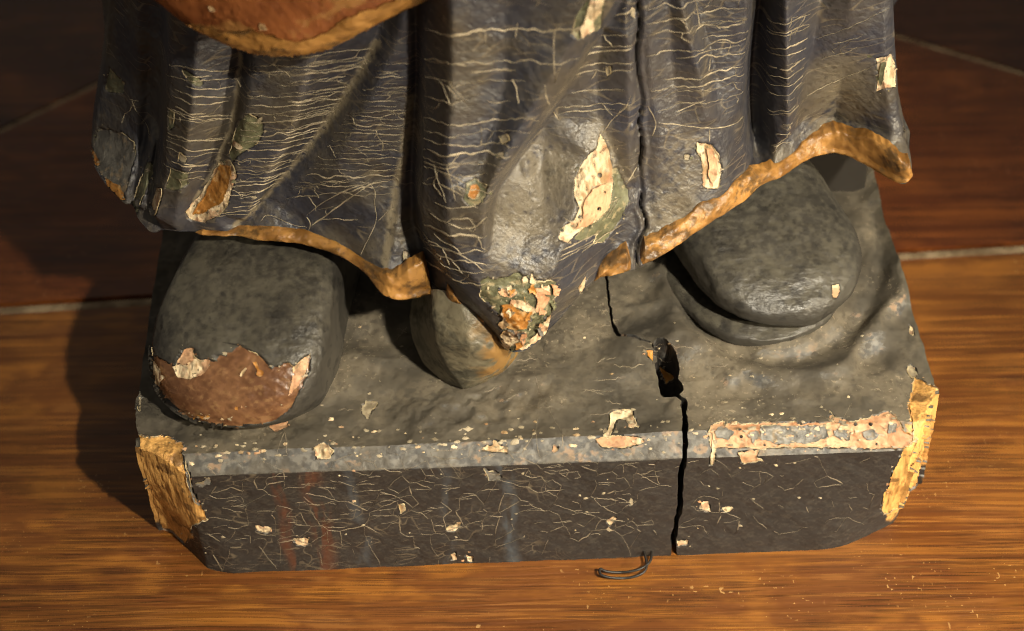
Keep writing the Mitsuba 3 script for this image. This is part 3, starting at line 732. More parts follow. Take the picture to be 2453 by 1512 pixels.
def patch(key, surf, poly, mat, label=None, amp=4.0, lift=0.00035, seed=None, holes=(), rough=0.0003, step=4.0):
    seed = len(scene) if seed is None else seed
    sunk = '__mantle' not in key and '__lower_fold' not in key
    lift = lift - 0.0009 if sunk else lift
    g = Polygon(jagged(poly, amp, 2.5, seed)).buffer(0)
    for hx_, hy_, hr in holes:
        g = g.difference(Point(hx_, hy_).buffer(hr, 8))
    gs = sorted(getattr(g, 'geoms', [g]), key=lambda a: -a.area)[:1]
    if gs[0].area < 14:
        return
    if sunk:
        SUNK.setdefault(key.rsplit('__', 1)[0], []).append(gs[0])
        if lift < -0.0003:
            ring_ = resample(np.array(gs[0].exterior.coords), 2.5)
            rr = np.random.default_rng(seed)
            i0 = 0
            while i0 < len(ring_) - 6:
                i1 = i0 + rr.integers(6, 30)
                if rr.random() < 0.42:
                    RIMS.setdefault(key.rsplit('__', 1)[0], []).append((ring_[i0:i1], rr.uniform(0.8, 2.2)))
                i0 = i1 + rr.integers(0, 8)
    pv, pf = [], []
    at = 0
    for a in gs:
        b = [resample(np.array(r.coords), 2.2)[:-1] for r in [a.exterior, *a.interiors]]
        edge = np.vstack(b)
        x0, y0, x1, y1 = a.bounds
        u, v = np.meshgrid(np.arange(x0, x1, step), np.arange(y0, y1, step))
        q = np.stack([u.ravel(), v.ravel()], 1)
        import shapely
        inner = q[shapely.contains_xy(a.buffer(-1.6), q[:, 0], q[:, 1])]
        al = np.vstack([edge, inner])
        tri = Delaunay(al).simplices
        cc = al[tri].mean(1)
        tri = tri[shapely.contains_xy(a, cc[:, 0], cc[:, 1])]
        ok, P, N = surf.hit(al)
        tri = tri[ok[tri].all(1)]
        e = P[tri]
        tri = tri[np.max([np.linalg.norm(e[:, k] - e[:, k - 1], axis=1) for k in range(3)], 0) < 0.012]
        if len(tri) == 0:
            continue
        comp = trimesh.graph.connected_component_labels(trimesh.graph.face_adjacency(tri), node_count=len(tri))
        tri = tri[comp == np.bincount(comp).argmax()]
        isin = np.r_[np.zeros(len(edge)), np.ones(len(inner))]
        h = lift + isin * rough * 2 * fb(P * 300, 3, seed)
        h[isin == 0] = lift + 0.00025
        P = P + N * h[:, None]
        pv.append(P); pf.append(tri + at); at += len(P)
    if pv:
        f = np.vstack(pf)
        used, f = np.unique(f, return_inverse=True)
        v, f = np.vstack(pv)[used], f.reshape(-1, 3)
        fn = np.cross(v[f[:, 1]] - v[f[:, 0]], v[f[:, 2]] - v[f[:, 0]])
        fl = (fn * (CAM - v[f[:, 0]])).sum(1) < 0
        f[fl] = f[fl][:, ::-1]
        part(key, mikit.ply((v, f), mat, smooth=True), label)


RL = S + '__robe__paint_loss'
patch(RL, ROBE_S, [(597, 272), (612, 280), (628, 295), (630, 320), (618, 342), (595, 358), (570, 372), (556, 388), (548, 372), (556, 350), (560, 325), (572, 290)], 'green_ground', amp=2)
patch(RL, ROBE_S, [(562, 335), (575, 345), (584, 352), (574, 358), (563, 350)], 'gesso', amp=2, lift=.0012)
patch(RL, ROBE_S, [(528, 386), (548, 384), (560, 398), (566, 420), (556, 448), (548, 490), (520, 520), (488, 535), (452, 524), (444, 508), (478, 470), (506, 420)], 'gesso', 'cream and orange paint loss near the left hem', amp=3)
patch(RL, ROBE_S, [(530, 393), (555, 396), (556, 420), (546, 445), (535, 480), (505, 500), (480, 515), (462, 512), (490, 470), (515, 425)], 'bole', amp=4, lift=.0012)
patch(RL, ROBE_S, [(236, 308), (290, 318), (322, 340), (324, 372), (306, 430), (296, 472), (272, 450), (240, 415), (220, 380), (226, 340)], 'grey_ground', 'pale grey bare patch at the far left corner of the robe', amp=3)
patch(RL, ROBE_S, [(216, 350), (228, 366), (240, 390), (236, 400), (222, 388)], 'bole', amp=2, lift=.0008)
patch(RL, ROBE_S, [(252, 428), (290, 445), (300, 478), (286, 480), (262, 455)], 'bole', amp=3, lift=.0008)
patch(RL, ROBE_S, [(410, 405), (452, 415), (450, 445), (412, 458), (398, 450)], 'green_ground', amp=3)
patch(RL, ROBE_S, [(352, 390), (368, 392), (366, 420), (352, 450), (338, 480), (326, 515), (314, 510), (322, 470)], 'green_ground', amp=3)
patch(RL, ROBE_S, [(372, 452), (388, 450), (384, 480), (370, 518), (356, 506), (364, 480)], 'gesso', amp=3)
patch(RL, ROBE_S, [(404, 262), (420, 268), (414, 305), (402, 312)], 'green_ground', amp=3)
patch(RL, ROBE_S, [(436, 168), (470, 185), (488, 200), (480, 210), (450, 196)], 'green_ground', amp=3)
patch(RL, ROBE_S, [(262, 165), (275, 180), (298, 198), (294, 222), (262, 222), (250, 212)], 'green_ground', amp=3)
patch(RL, ROBE_S, [(1408, 0), (1450, -4), (1444, 30), (1440, 76), (1400, 84), (1388, 98), (1372, 80), (1380, 40)], 'green_ground', amp=3)
patch(RL, ROBE_S, [(1416, 0), (1446, -4), (1438, 26), (1420, 52), (1424, 72), (1402, 80), (1392, 92), (1390, 72), (1402, 40)], 'gesso', 'narrow cream loss at the top of the long fold', amp=3, lift=.0012)
patch(RL, ROBE_S, [(1462, 402), (1478, 400), (1490, 430), (1508, 458), (1506, 490), (1488, 520), (1470, 550), (1448, 582), (1420, 582), (1432, 560), (1400, 575), (1370, 572), (1400, 545), (1440, 520), (1460, 470)], 'green_ground', amp=4)
patch(RL, ROBE_S, [(1438, 322), (1446, 336), (1458, 362), (1466, 400), (1468, 440), (1464, 475), (1452, 505), (1430, 528), (1400, 545), (1380, 560), (1358, 580), (1338, 572), (1346, 545), (1376, 528), (1388, 500), (1376, 470), (1376, 430), (1390, 400), (1410, 372), (1430, 356), (1432, 335)], 'gesso', 'largest cream bare patch, beside the split, pitted with worm holes', amp=3, lift=.0008,
      holes=[(1436, 420, 6), (1444, 460, 3), (1430, 500, 5), (1388, 520, 5), (1347, 552, 4)])
patch(RL, ROBE_S, [(1440, 440), (1460, 445), (1456, 495), (1425, 528), (1390, 545), (1372, 548), (1392, 520), (1396, 480), (1415, 455)], 'pink_ground', amp=5, lift=.0018, holes=[(1444, 460, 3), (1430, 500, 5), (1388, 520, 5)])
patch(RL, ROBE_S, [(1670, 342), (1690, 345), (1706, 348), (1722, 372), (1728, 405), (1722, 450), (1700, 452), (1684, 448), (1684, 410), (1682, 380), (1668, 362)], 'gesso', 'tall pale loss right of the split', amp=3)
patch(RL, ROBE_S, [(1690, 352), (1706, 356), (1714, 380), (1718, 420), (1706, 440), (1694, 420), (1696, 380)], 'pink_ground', amp=4, lift=.0012)
patch(RL, ROBE_S, [(2098, 142), (2122, 138), (2136, 128), (2146, 150), (2148, 210), (2124, 212), (2098, 220), (2104, 180)], 'gesso', 'small white flake at the right edge of the robe', amp=2.5)
patch(RL, ROBE_S, [(2112, 150), (2122, 146), (2118, 180), (2112, 205), (2106, 200), (2108, 170)], 'green_ground', amp=2, lift=.0012)
patch(RL, ROBE_S, [(1118, 438), (1140, 425), (1150, 438), (1166, 442), (1164, 470), (1148, 490), (1128, 496), (1110, 480)], 'green_ground', 'olive flake loss on the long fold', amp=3, holes=[(1124, 474, 3.5), (1144, 448, 2.5)])
patch(RL, ROBE_S, [(1126, 444), (1142, 440), (1152, 456), (1136, 480), (1122, 470)], 'bole', amp=3, lift=.0006)
for q in ([(1196, 326), (1214, 320), (1220, 336), (1204, 346)], [(1186, 368), (1206, 364), (1204, 380), (1188, 378)], [(1452, 162), (1462, 158), (1464, 176), (1455, 182)], [(1512, 14), (1522, 22), (1522, 44), (1512, 40)], [(2164, 312), (2176, 318), (2174, 330), (2166, 326)], [(1640, 372), (1654, 372), (1650, 384), (1640, 382)], [(430, 365), (448, 380), (442, 392), (428, 384)], [(965, 602), (978, 606), (972, 632), (966, 624)]):
    patch(RL, ROBE_S, q, 'dust_lines', amp=2)
# worn tip of the long fold
patch(RL, ALL_S, [(1150, 672), (1190, 668), (1240, 656), (1262, 672), (1300, 676), (1330, 672), (1326, 720), (1318, 760), (1300, 800), (1262, 830), (1222, 845), (1200, 836), (1210, 800), (1200, 760), (1180, 735), (1150, 715)], 'green_ground', 'green and cream worn tip of the long fold', amp=6, holes=[(1196, 694, 4), (1222, 697, 3), (1228, 686, 3)])
patch(RL, ALL_S, [(1202, 730), (1225, 726), (1250, 745), (1270, 752), (1262, 785), (1230, 790), (1208, 775)], 'bole', amp=5, lift=.0014)
patch(RL, ALL_S, [(1205, 792), (1232, 788), (1262, 798), (1250, 815), (1230, 820), (1218, 840), (1204, 828)], 'gesso', amp=6, lift=.0012)
patch(RL, ALL_S, [(1282, 690), (1310, 684), (1316, 706), (1300, 740), (1284, 745), (1286, 715)], 'pink_ground', amp=5, lift=.0015)
patch(RL, ALL_S, [(1225, 716), (1262, 720), (1288, 744), (1278, 754), (1246, 738), (1220, 730)], 'gesso', amp=5, lift=.0012)
patch(RL, ALL_S, [(1300, 770), (1318, 752), (1308, 795), (1280, 818), (1250, 836), (1244, 828), (1284, 800)], 'gesso', amp=4, lift=.0012)
patch(RL, ALL_S, [(1190, 690), (1215, 690), (1240, 700), (1225, 712), (1200, 708)], 'pink_ground', amp=4, lift=.0008, holes=[(1196, 694, 4), (1222, 697, 3)])
tip = Polygon([(1150, 672), (1240, 656), (1330, 672), (1318, 760), (1262, 830), (1222, 845), (1205, 800), (1180, 735)])
for k in range(30):
    while True:
        px, py = rng.uniform(1150, 1330), rng.uniform(656, 845)
        if tip.contains(Point(px, py)):
            break
    a_ = np.sort(rng.uniform(0, 2 * np.pi, 7)); r_ = rng.uniform(4, 15) * rng.uniform(0.35, 1.3, 7)
    patch(RL, ALL_S, np.stack([px + r_ * np.cos(a_), py + 1.2 * r_ * np.sin(a_)], 1), ['gesso', 'green_ground', 'bole', 'gesso', 'pink_ground', 'grey_ground'][k % 6], amp=5, lift=.0014 + .00002 * k)
patch(RL, ROBE_S, [(1385, 690), (1398, 670), (1404, 660), (1402, 690), (1392, 705)], 'gesso', amp=2)
# mantle border, shoe, plinth
BM = [(318, -8), (345, 0), (390, 22), (440, 52), (500, 66), (540, 76), (600, 70), (640, 78), (690, 96), (740, 92), (790, 70), (830, 40), (880, 22), (960, -8), (1070, -8), (1040, 15), (950, 46), (850, 88), (805, 111), (760, 125), (700, 133), (640, 134), (560, 120), (470, 90), (390, 42)]
patch(S + '__mantle__gold_border', Surface(MANTLE), BM, 'worn_gold', 'ochre gold border of the mantle', amp=7, lift=.0004)
patch(S + '__mantle__paint_loss', Surface(MANTLE), [(500, 12), (512, 14), (518, 26), (504, 26)], 'gesso', amp=2)
patch(S + '__mantle__paint_loss', Surface(MANTLE), [(622, 52), (634, 56), (640, 70), (624, 70)], 'gesso', amp=2)
SL = S + '__shoe__paint_loss'
patch(SL, LS_S, [(346, 826), (362, 822), (366, 850), (420, 880), (440, 838), (462, 830), (470, 862), (510, 868), (540, 848), (576, 828), (610, 846), (636, 868), (650, 886), (690, 868), (712, 880), (742, 846), (742, 880), (726, 920), (700, 975), (655, 1010), (585, 1022), (515, 1018), (460, 1004), (415, 980), (380, 948), (350, 905), (340, 870)], 'toe_brown', 'brown worn toe of the left shoe', amp=5)
patch(SL, LS_S, [(414, 880), (440, 870), (470, 860), (505, 862), (492, 895), (455, 908), (425, 905)], 'gesso', 'cream loss on the left toe', amp=3, lift=.0008)
patch(SL, LS_S, [(424, 868), (444, 836), (462, 832), (464, 862), (440, 876)], 'pink_ground', amp=3, lift=.0012)
patch(SL, LS_S, [(346, 848), (360, 852), (382, 880), (396, 905), (382, 924), (362, 900)], 'gesso', amp=4, lift=.0012)
patch(SL, LS_S, [(700, 880), (740, 850), (738, 880), (716, 925), (690, 950), (700, 910)], 'pink_ground', amp=4, lift=.0006, holes=[(703, 897, 3)])
for k in range(34):
    a = rng.beta(1.3, 1.8); px = 385 + a * 300 + rng.normal(0, 12); py = 944 + 66 * math.sin(math.pi * (0.15 + 0.75 * a)) - abs(rng.normal(0, 17))
    r = rng.lognormal(1.2, 0.55); a_ = np.sort(rng.uniform(0, 2 * np.pi, 6)); r_ = r * rng.uniform(0.4, 1.5, 6)
    patch(SL, LS_S, np.stack([px + 1.3 * r_ * np.cos(a_), py + 0.8 * r_ * np.sin(a_)], 1), ['gesso', 'bole', 'toe_brown'][k % 3], amp=1.2, lift=.0013)
patch(SL, LS_S, [(606, 870), (614, 866), (622, 882), (634, 890), (628, 902), (612, 900), (616, 886)], 'bole', amp=3, lift=.0013)
patch(SL, LS_S, [(580, 890), (588, 880), (592, 884), (584, 900), (576, 902)], 'gesso', amp=2, lift=.0013)
patch(S + '__shoe_001__paint_loss', RS_S, [(1996, 684), (2010, 680), (2016, 700), (2004, 716), (1994, 708)], 'gesso', amp=4)
PP = S + '__plinth__paint_loss'
patch(S + '__plinth__bare_wood', PL_S, [(328, 1040), (350, 1048), (380, 1046), (410, 1050), (436, 1062), (440, 1120), (455, 1180), (480, 1215), (500, 1245), (460, 1262), (448, 1300), (425, 1320), (380, 1285), (340, 1240), (320, 1140)], 'bare_wood', 'bare yellow wood at the broken left corner', amp=6, lift=.0004)
patch(S + '__plinth__bare_wood', PL_S, [(2190, 905), (2215, 920), (2246, 930), (2250, 980), (2234, 1050), (2226, 1120), (2206, 1190), (2160, 1215), (2112, 1236), (2118, 1190), (2140, 1130), (2166, 1080), (2188, 1050), (2186, 1000), (2178, 960), (2186, 930)], 'bare_wood', 'bare orange wood at the broken right corner', amp=6, lift=.0004)
patch(PP, PL_S, [(1700, 1018), (1730, 1010), (1790, 1016), (1850, 1010), (1920, 1014), (1985, 1012), (1990, 985), (2005, 1000), (2040, 1012), (2080, 1000), (2130, 985), (2150, 1000), (2160, 1030), (2200, 1052), (2180, 1070), (2100, 1076), (1980, 1070), (1880, 1072), (1800, 1074), (1700, 1072)], 'pink_ground', 'pinkish worn edge strip right of the split', amp=5, holes=[(1738, 1015, 4), (1772, 1028, 4), (1776, 1046, 4), (1832, 1066, 3), (1866, 1063, 4), (1890, 1062, 4), (2050, 1016, 5), (2086, 1016, 5), (2100, 1064, 3)])
patch(PP, PL_S, [(1820, 1022), (1860, 1018), (1920, 1020), (1980, 1018), (1984, 1050), (1930, 1062), (1860, 1064), (1824, 1050)], 'grey_ground', amp=5, lift=.0006)
for q in ([(1712, 1030), (1735, 1024), (1760, 1034), (1748, 1052), (1720, 1050)], [(1790, 1040), (1812, 1030), (1826, 1050), (1806, 1062)], [(1996, 1030), (2024, 1022), (2044, 1036), (2030, 1050), (2006, 1048)], [(2064, 1034), (2090, 1028), (2108, 1044), (2082, 1058)], [(2130, 1010), (2150, 1016), (2146, 1038), (2128, 1036)], [(2010, 1004), (2030, 1012), (2020, 1022)]):
    patch(PP, PL_S, q, 'grey_ground', amp=7, lift=.0008)
for q, mt in (([(750, 1070), (775, 1060), (800, 1080), (790, 1096), (760, 1100)], 'gesso'), ([(1146, 1076), (1180, 1066), (1186, 1052), (1196, 1066), (1216, 1070), (1214, 1084), (1180, 1082)], 'gesso'), ([(1460, 990), (1485, 978), (1515, 982), (1520, 1010), (1532, 1022), (1506, 1024), (1500, 1004), (1478, 1006), (1466, 1030), (1458, 1050), (1446, 1044), (1462, 1016)], 'gesso'),
              ([(1424, 1052), (1470, 1044), (1520, 1046), (1545, 1060), (1500, 1072), (1440, 1070)], 'pink_ground'), ([(640, 1000), (686, 996), (690, 1022), (660, 1034), (644, 1020)], 'pink_ground'), ([(582, 1006), (625, 1008), (622, 1020), (590, 1022)], 'pink_ground'), ([(865, 985), (880, 960), (905, 962), (895, 985), (880, 1005)], 'dust_lines'),
              ([(1680, 1205), (1696, 1200), (1702, 1220), (1694, 1228), (1682, 1220)], 'gesso'), ([(1730, 1216), (1758, 1214), (1750, 1226), (1736, 1226)], 'gesso'), ([(1706, 1040), (1716, 1036), (1714, 1080), (1710, 1110), (1702, 1112), (1706, 1070)], 'gesso'), ([(1768, 1086), (1820, 1076), (1812, 1094), (1826, 1104), (1800, 1106), (1780, 1110)], 'pink_ground'),
              ([(612, 1260), (640, 1262), (652, 1264), (640, 1278), (620, 1274)], 'gesso'), ([(955, 1210), (968, 1206), (972, 1220), (962, 1232)], 'gesso'), ([(1066, 1264), (1090, 1258), (1102, 1256), (1098, 1268), (1072, 1274)], 'gesso'), ([(1158, 1122), (1190, 1130), (1200, 1146), (1172, 1152)], 'grey_ground'), ([(700, 1292), (740, 1290), (736, 1306), (710, 1306)], 'gesso'),
              ([(1510, 1195), (1520, 1192), (1518, 1214), (1510, 1212)], 'dust_lines'), ([(1452, 1250), (1470, 1238), (1476, 1244), (1462, 1262)], 'gesso'), ([(1082, 1330), (1092, 1326), (1094, 1342), (1084, 1344)], 'gesso'), ([(1118, 1330), (1134, 1334), (1132, 1346), (1120, 1344)], 'gesso'), ([(1620, 1296), (1646, 1294), (1646, 1304), (1622, 1306)], 'gesso'),
              ([(470, 1158), (500, 1146), (508, 1154), (486, 1168)], 'grey_ground'), ([(444, 1100), (452, 1140), (462, 1180), (478, 1210), (474, 1216), (458, 1190), (446, 1150)], 'grey_ground'), ([(2174, 870), (2192, 880), (2200, 900), (2184, 906), (2172, 890)], 'dust_lines'), ([(2178, 780), (2186, 786), (2190, 806), (2180, 800)], 'gesso'), ([(1616, 905), (1578, 876), (1588, 898), (1592, 920)], 'bole'),
              ([(1322, 1066), (1332, 1064), (1336, 1078), (1324, 1082)], 'gesso'), ([(720, 930), (756, 905), (760, 918), (735, 946)], 'dust'), ([(330, 950), (338, 955), (336, 985), (328, 980)], 'dust_lines'), ([(1548, 836), (1566, 842), (1570, 868), (1556, 856)], 'bole')):
    patch(PP, PL_S, q, mt, amp=4, lift=.0005)
# the lit side of the lower fold
LFS = Surface(LF)


def crumbs(key, surf, seed, mats):
    """Small losses scattered round the edges of the large ones."""
    r = np.random.default_rng(seed)
    sets = {m: [] for m in mats}
    for g in SUNK[key]:
        ring_ = resample(np.array(g.exterior.coords), 7)
        for q in ring_:
            if r.random() < 0.30:
                c = q + r.normal(0, 6, 2)
                n_ = r.integers(5, 9); a_ = np.sort(r.uniform(0, 2 * np.pi, n_)); rr = r.lognormal(0.55, 0.5) * r.uniform(0.5, 1.4, n_)
                sets[mats[r.integers(len(mats))]].append(np.vstack([[c], c + np.stack([1.3 * rr * np.cos(a_), rr * np.sin(a_)], 1)]))
    for m, lst in sets.items():
        if not lst:
            continue
        q = np.vstack(lst)
        ok, P, N = surf.hit(q)
        f, at = [], 0
        for l in lst:
            k = len(l)
            if ok[at:at + k].all() and np.ptp(P[at:at + k], axis=0).max() < 0.004:
                f += [[at, at + 1 + i, at + 1 + (i + 1) % (k - 1)] for i in range(k - 1)]
            at += k
        P = P + N * 0.00018
        f = np.array(f)
        fl = (np.cross(P[f[:, 1]] - P[f[:, 0]], P[f[:, 2]] - P[f[:, 0]]) * (CAM - P[f[:, 0]])).sum(1) < 0
        f[fl] = f[fl][:, ::-1]
        part(key + '__paint_crumb', mikit.ply((P, f), m, smooth=True), kind='stuff')


crumbs(S + '__robe', ROBE_S, 5, ['dust_lines', 'green_ground'])
crumbs(S + '__plinth', PL_S, 6, ['dust_lines', 'pink_ground'])
crumbs(S + '__shoe', LS_S, 7, ['dust_lines', 'toe_brown'])


def sink(key, mesh, surf, material, smooth, depth=0.0014, **more):
    """Lets the surface down inside every loss, so that the paint round it stands proud."""
    V = np.array(mesh.vertices)
    px = proj(V)
    import shapely
    U_ = shapely.union_all(SUNK[key])
    shapely.prepare(U_)
    x0, y0, x1, y1 = U_.bounds
    box = (px[:, 0] > x0) & (px[:, 0] < x1) & (px[:, 1] > y0) & (px[:, 1] < y1)
    c = np.flatnonzero(box)
    c = c[shapely.contains_xy(U_, px[c, 0], px[c, 1])]
    ok, P, Nh = surf.hit(px[c] + 0.11)
    far = np.linalg.norm(V[c] - CAM, axis=1)
    c = c[~ok | (far < np.linalg.norm(P - CAM, axis=1) + 0.0025)]
    N = mesh.vertex_normals[c]
    N = np.where((N * (CAM - V[c])).sum(1, keepdims=True) < 0, -N, N)
    V[c] -= N * depth
    scene[key] = mikit.ply(trimesh.Trimesh(V, mesh.faces, process=False), material, smooth=smooth, **more)


plm = plinth_m.to_mesh()
sink(S + '__robe', robe_mesh, ROBE_S, 'robe_paint', True, uv=np.stack([V[:, 0] * 10, V[:, 2] * 10], 1))
sink(S + '__plinth', trimesh.Trimesh(plm.vert_properties[:, :3], plm.tri_verts, process=False), PL_S, 'plinth_paint', 35)
sink(S + '__shoe', left_shoe, LS_S, 'shoe_paint', True)
sink(S + '__shoe_001', right_shoe, RS_S, 'shoe_paint', True)
# small chips scattered along the edge and over the plinth: too many to pick apart
chips_v, chips_f, at = [], [], 0
cp_ = []
for k in range(270):
    if k < 170:
        px = rng.uniform(450, 2180); py = 1108 - (px - 335) * 0.0413 - 18 + rng.normal(0, 16)
    elif k < 215:
        px = rng.uniform(470, 2100); py = rng.uniform(1110, 1330) - (px - 335) * 0.036
    else:
        px = rng.uniform(760, 2180); py = rng.uniform(760, 1050)
    cp_.append((px, py, rng.uniform(1.2, 6.0 if k < 170 else 4.2) * (1.6 if rng.random() < .08 else 1)))
for px, py, r in cp_:
    a = np.linspace(0, 2 * np.pi, 9)[:-1]
    rr = r * rng.uniform(0.5, 1.3, 8)
    q = np.stack([px + 1.5 * rr * np.cos(a), py + 0.8 * rr * np.sin(a)], 1)
    q = np.vstack([q, [[px, py]]])
    chips_v.append(q)
cv = np.vstack(chips_v)
ok, P, N = PL_S.hit(cv)
ok2, P2, _ = ALL_S.hit(cv)
P = P + N * np.where(np.arange(len(cv)) % 9 == 8, 0.0006, 0.0001)[:, None]
for mat, pick in (('gesso', 0), ('dust_lines', 1)):
    fs = []
    for k in range(len(cp_)):
        b = k * 9
        if (k % 3 == 0) != (pick == 0) or not ok[b:b + 9].all() or np.ptp(P[b:b + 9], axis=0).max() > 0.006 or np.abs(P2[b:b + 9] - P[b:b + 9]).max() > 0.003:
            continue
        fs += [[b + 8, b + (i + 1) % 8, b + i] for i in range(8)]
    part(S + '__plinth__paint_chip', mikit.ply((P, np.array(fs)), mat, smooth=True), kind='stuff')


# ------------------------------------------------------------------ craquelure: fine raised pale lines over the robe
strokes = []       # (points on the tracing grid, width in grid units)


def line3(A):
    q = resample(np.array(A, float), 6)
    ok, P, N = ROBE_S.hit(np.maximum(q, 1))
    P = P[ok]
    P = P[np.argsort(P[:, 2])]
    return P


def between(A, B, y0, y1, gap, sag, rise, w=2.6, keep=0.85, wig=3.0, seed=0):
    """Cracks that run across a fold from its left line A to its right line B, level with the ground but for their own wander."""
    r = np.random.default_rng(seed)
    A3, B3 = line3(A), line3(B)
    k = D0 / FPX / math.cos(PITCH)
    za = line3([(np.interp(y, np.array(A)[:, 1], np.array(A)[:, 0]), y) for y in (y0, y1)])[:, 2]
    z, z1 = za.max(), za.min()
    while z > z1:
        xa = np.interp(z, A3[:, 2], A3[:, 0]); tilt = -rise * k * (0.6 + 0.8 * r.random())
        xb = np.interp(z + tilt, B3[:, 2], B3[:, 0])
        lo, hi = (0, 1) if r.random() < keep * 0.74 else sorted([r.uniform(0, 0.55), r.uniform(0.5, 1.0)])
        if r.random() < keep and hi - lo > 0.15 and xb > xa:
            t = np.linspace(lo, hi, max(8, int((xb - xa) * (hi - lo) / 0.0004)))
            x = xa + (xb - xa) * t
            ph = r.uniform(0, 99)
            q = np.stack([x * 0 + ph, x * 170, x * 0], 1)
            zz = z + tilt * t + wig * k * 4.2 * fb(q, 3, seed + 5) + 2.6 * k * fb(q * 4, 3, seed + 6)
            yy_ = robe_y(np.stack([x, zz], 1))
            zz = zz - 0.42 * (gaussian_filter(yy_, 2, mode='nearest') - np.median(yy_))
            P = np.stack([x, robe_y(np.stack([x, zz], 1)), zz], 1)
            strokes.append((proj(P), w * r.choice([0.35, 0.6, 0.85, 1.15], p=[.35, .3, .22, .13])))
            for _f in range(r.choice([0, 1, 2], p=[.5, .38, .12])):     # short forks to the next crack
                i0 = r.integers(2, len(t) - 2); L_ = gap * k * r.uniform(0.5, 1.1)
                u = np.linspace(0, 1, 12)
                xx = x[i0] + u * L_ * r.uniform(-0.9, 0.9) + 0.0016 * (meshkit.fbm(np.stack([u * 2 + ph, u * 0, u * 0], 1), 2, 5) - 0.5) * 2
                zq = zz[i0] - L_ * u
                strokes.append((proj(np.stack([xx, robe_y(np.stack([xx, zq], 1)), zq], 1)), w * r.uniform(0.3, 0.6)))
        z -= 0.62 * gap * k * r.uniform(0.55, 1.45)


between([(395, 0), (402, 300), (375, 520)], [(578, 60), (570, 200), (550, 300), (470, 480)], 90, 400, 19, 8, 22, 2.5, .8, 3, 1)
between([(600, 30), (590, 250), (560, 380), (500, 545)], [(895, 120), (830, 220), (760, 320), (640, 460), (570, 545)], 150, 520, 12, 5, -4, 2.0, .85, 3, 2)
between([(700, 100), (690, 250), (660, 380)], [(895, 120), (830, 220), (760, 320), (640, 460)], 140, 340, 23, 6, -6, 3.2, .8, 3, 22)
between([(905, 120), (835, 230), (770, 330), (660, 470)], [(985, 60), (985, 200), (965, 400), (945, 500)], 130, 420, 15, 7, 2, 2.2, .9, 3, 3)
between([(740, 360), (650, 500), (640, 540)], [(975, 60), (965, 300), (930, 600)], 400, 540, 26, 4, -40, 2.2, .85, 3, 33)
between([(1014, 2), (1016, 200), (1010, 400), (1010, 560)], [(1475, 2), (1390, 130), (1285, 295), (1180, 440), (1165, 560)], 6, 580, 33, 12, 4, 3.4, .95, 5, 4)
between([(1014, 2), (1016, 200), (1010, 400)], [(1120, 2), (1120, 400)], 20, 420, 40, 7, 2, 2.2, .7, 4, 41)
between([(1484, 14), (1400, 145), (1350, 240), (1304, 306)], [(1512, 2), (1520, 320)], 20, 296, 28, 8, -6, 2.8, .9, 3, 5)
between([(1545, 2), (1550, 200), (1585, 330)], [(1790, 2), (1778, 250), (1780, 330)], 20, 290, 29, 8, -4, 3.0, .9, 4, 6)
between([(1660, 2), (1700, 200)], [(1795, 2), (1780, 300)], 10, 200, 34, 8, -4, 2.0, .6, 4, 61)
between([(1838, 2), (1838, 220), (1850, 380)], [(1945, 2), (1920, 200), (1905, 290)], 10, 360, 21, 7, -8, 2.2, .8, 3, 7)
between([(1970, 2), (1930, 250)], [(2130, 2), (2140, 250)], 60, 240, 48, 5, -60, 1.4, .6, 3, 8)
between([(1350, 570), (1330, 640), (1318, 700)], [(1490, 510), (1440, 630), (1400, 680)], 580, 690, 20, 2, -22, 2.2, .9, 2, 9)
between([(275, 2), (262, 200)], [(380, 2), (375, 300)], 60, 190, 70, 6, 10, 1.6, .6, 3, 10)
for pts_, w in (([(740, 545), (790, 510), (850, 465), (905, 430)], 3.4), ([(735, 515), (780, 480), (840, 450), (880, 440)], 2.4), ([(735, 520), (745, 535), (740, 552)], 4), ([(895, 480), (905, 530), (880, 575), (865, 610)], 2.8), ([(905, 530), (930, 505), (945, 500)], 2.2), ([(885, 440), (900, 455), (895, 490)], 2.4), ([(900, 310), (905, 330), (920, 345), (915, 365)], 2.6), ([(625, 530), (640, 510), (700, 540), (735, 545)], 2.0),
                ([(1330, 60), (1325, 110), (1330, 200)], 2.8), ([(1305, 200), (1308, 240), (1340, 290)], 2.8), ([(1240, 55), (1235, 90)], 3), ([(1150, 300), (1155, 330), (1150, 350)], 2.6), ([(1040, 395), (1050, 420), (1035, 440), (1060, 470)], 3), ([(1070, 400), (1085, 450), (1090, 480)], 2.4), ([(1040, 560), (1060, 580), (1090, 590), (1105, 610)], 2.6), ([(1030, 585), (1080, 600), (1130, 625), (1160, 650)], 3.2), ([(1055, 440), (1110, 470)], 3), ([(1040, 405), (1080, 420), (1115, 440)], 3.4), ([(1075, 535), (1110, 550), (1140, 545), (1165, 520)], 3.4),
                ([(1575, 295), (1620, 298), (1700, 310), (1760, 300), (1790, 270)], 3.2), ([(1560, 330), (1575, 298), (1550, 250)], 2.8), ([(1700, 310), (1700, 340)], 3), ([(1620, 270), (1650, 255), (1690, 240)], 2.4), ([(1510, 230), (1500, 260), (1470, 280), (1440, 325)], 2.6), ([(1665, 0), (1672, 30), (1675, 60)], 2.2), ([(1525, 400), (1515, 420), (1500, 440)], 2.4)):
    q = resample(chaikin(np.array(pts_, float), 2), 4)
    q = q + 3 * np.stack([fb(q / 14, 2, 81), fb(q / 14, 2, 82)], 1)
    strokes.append((q, w * 0.75))


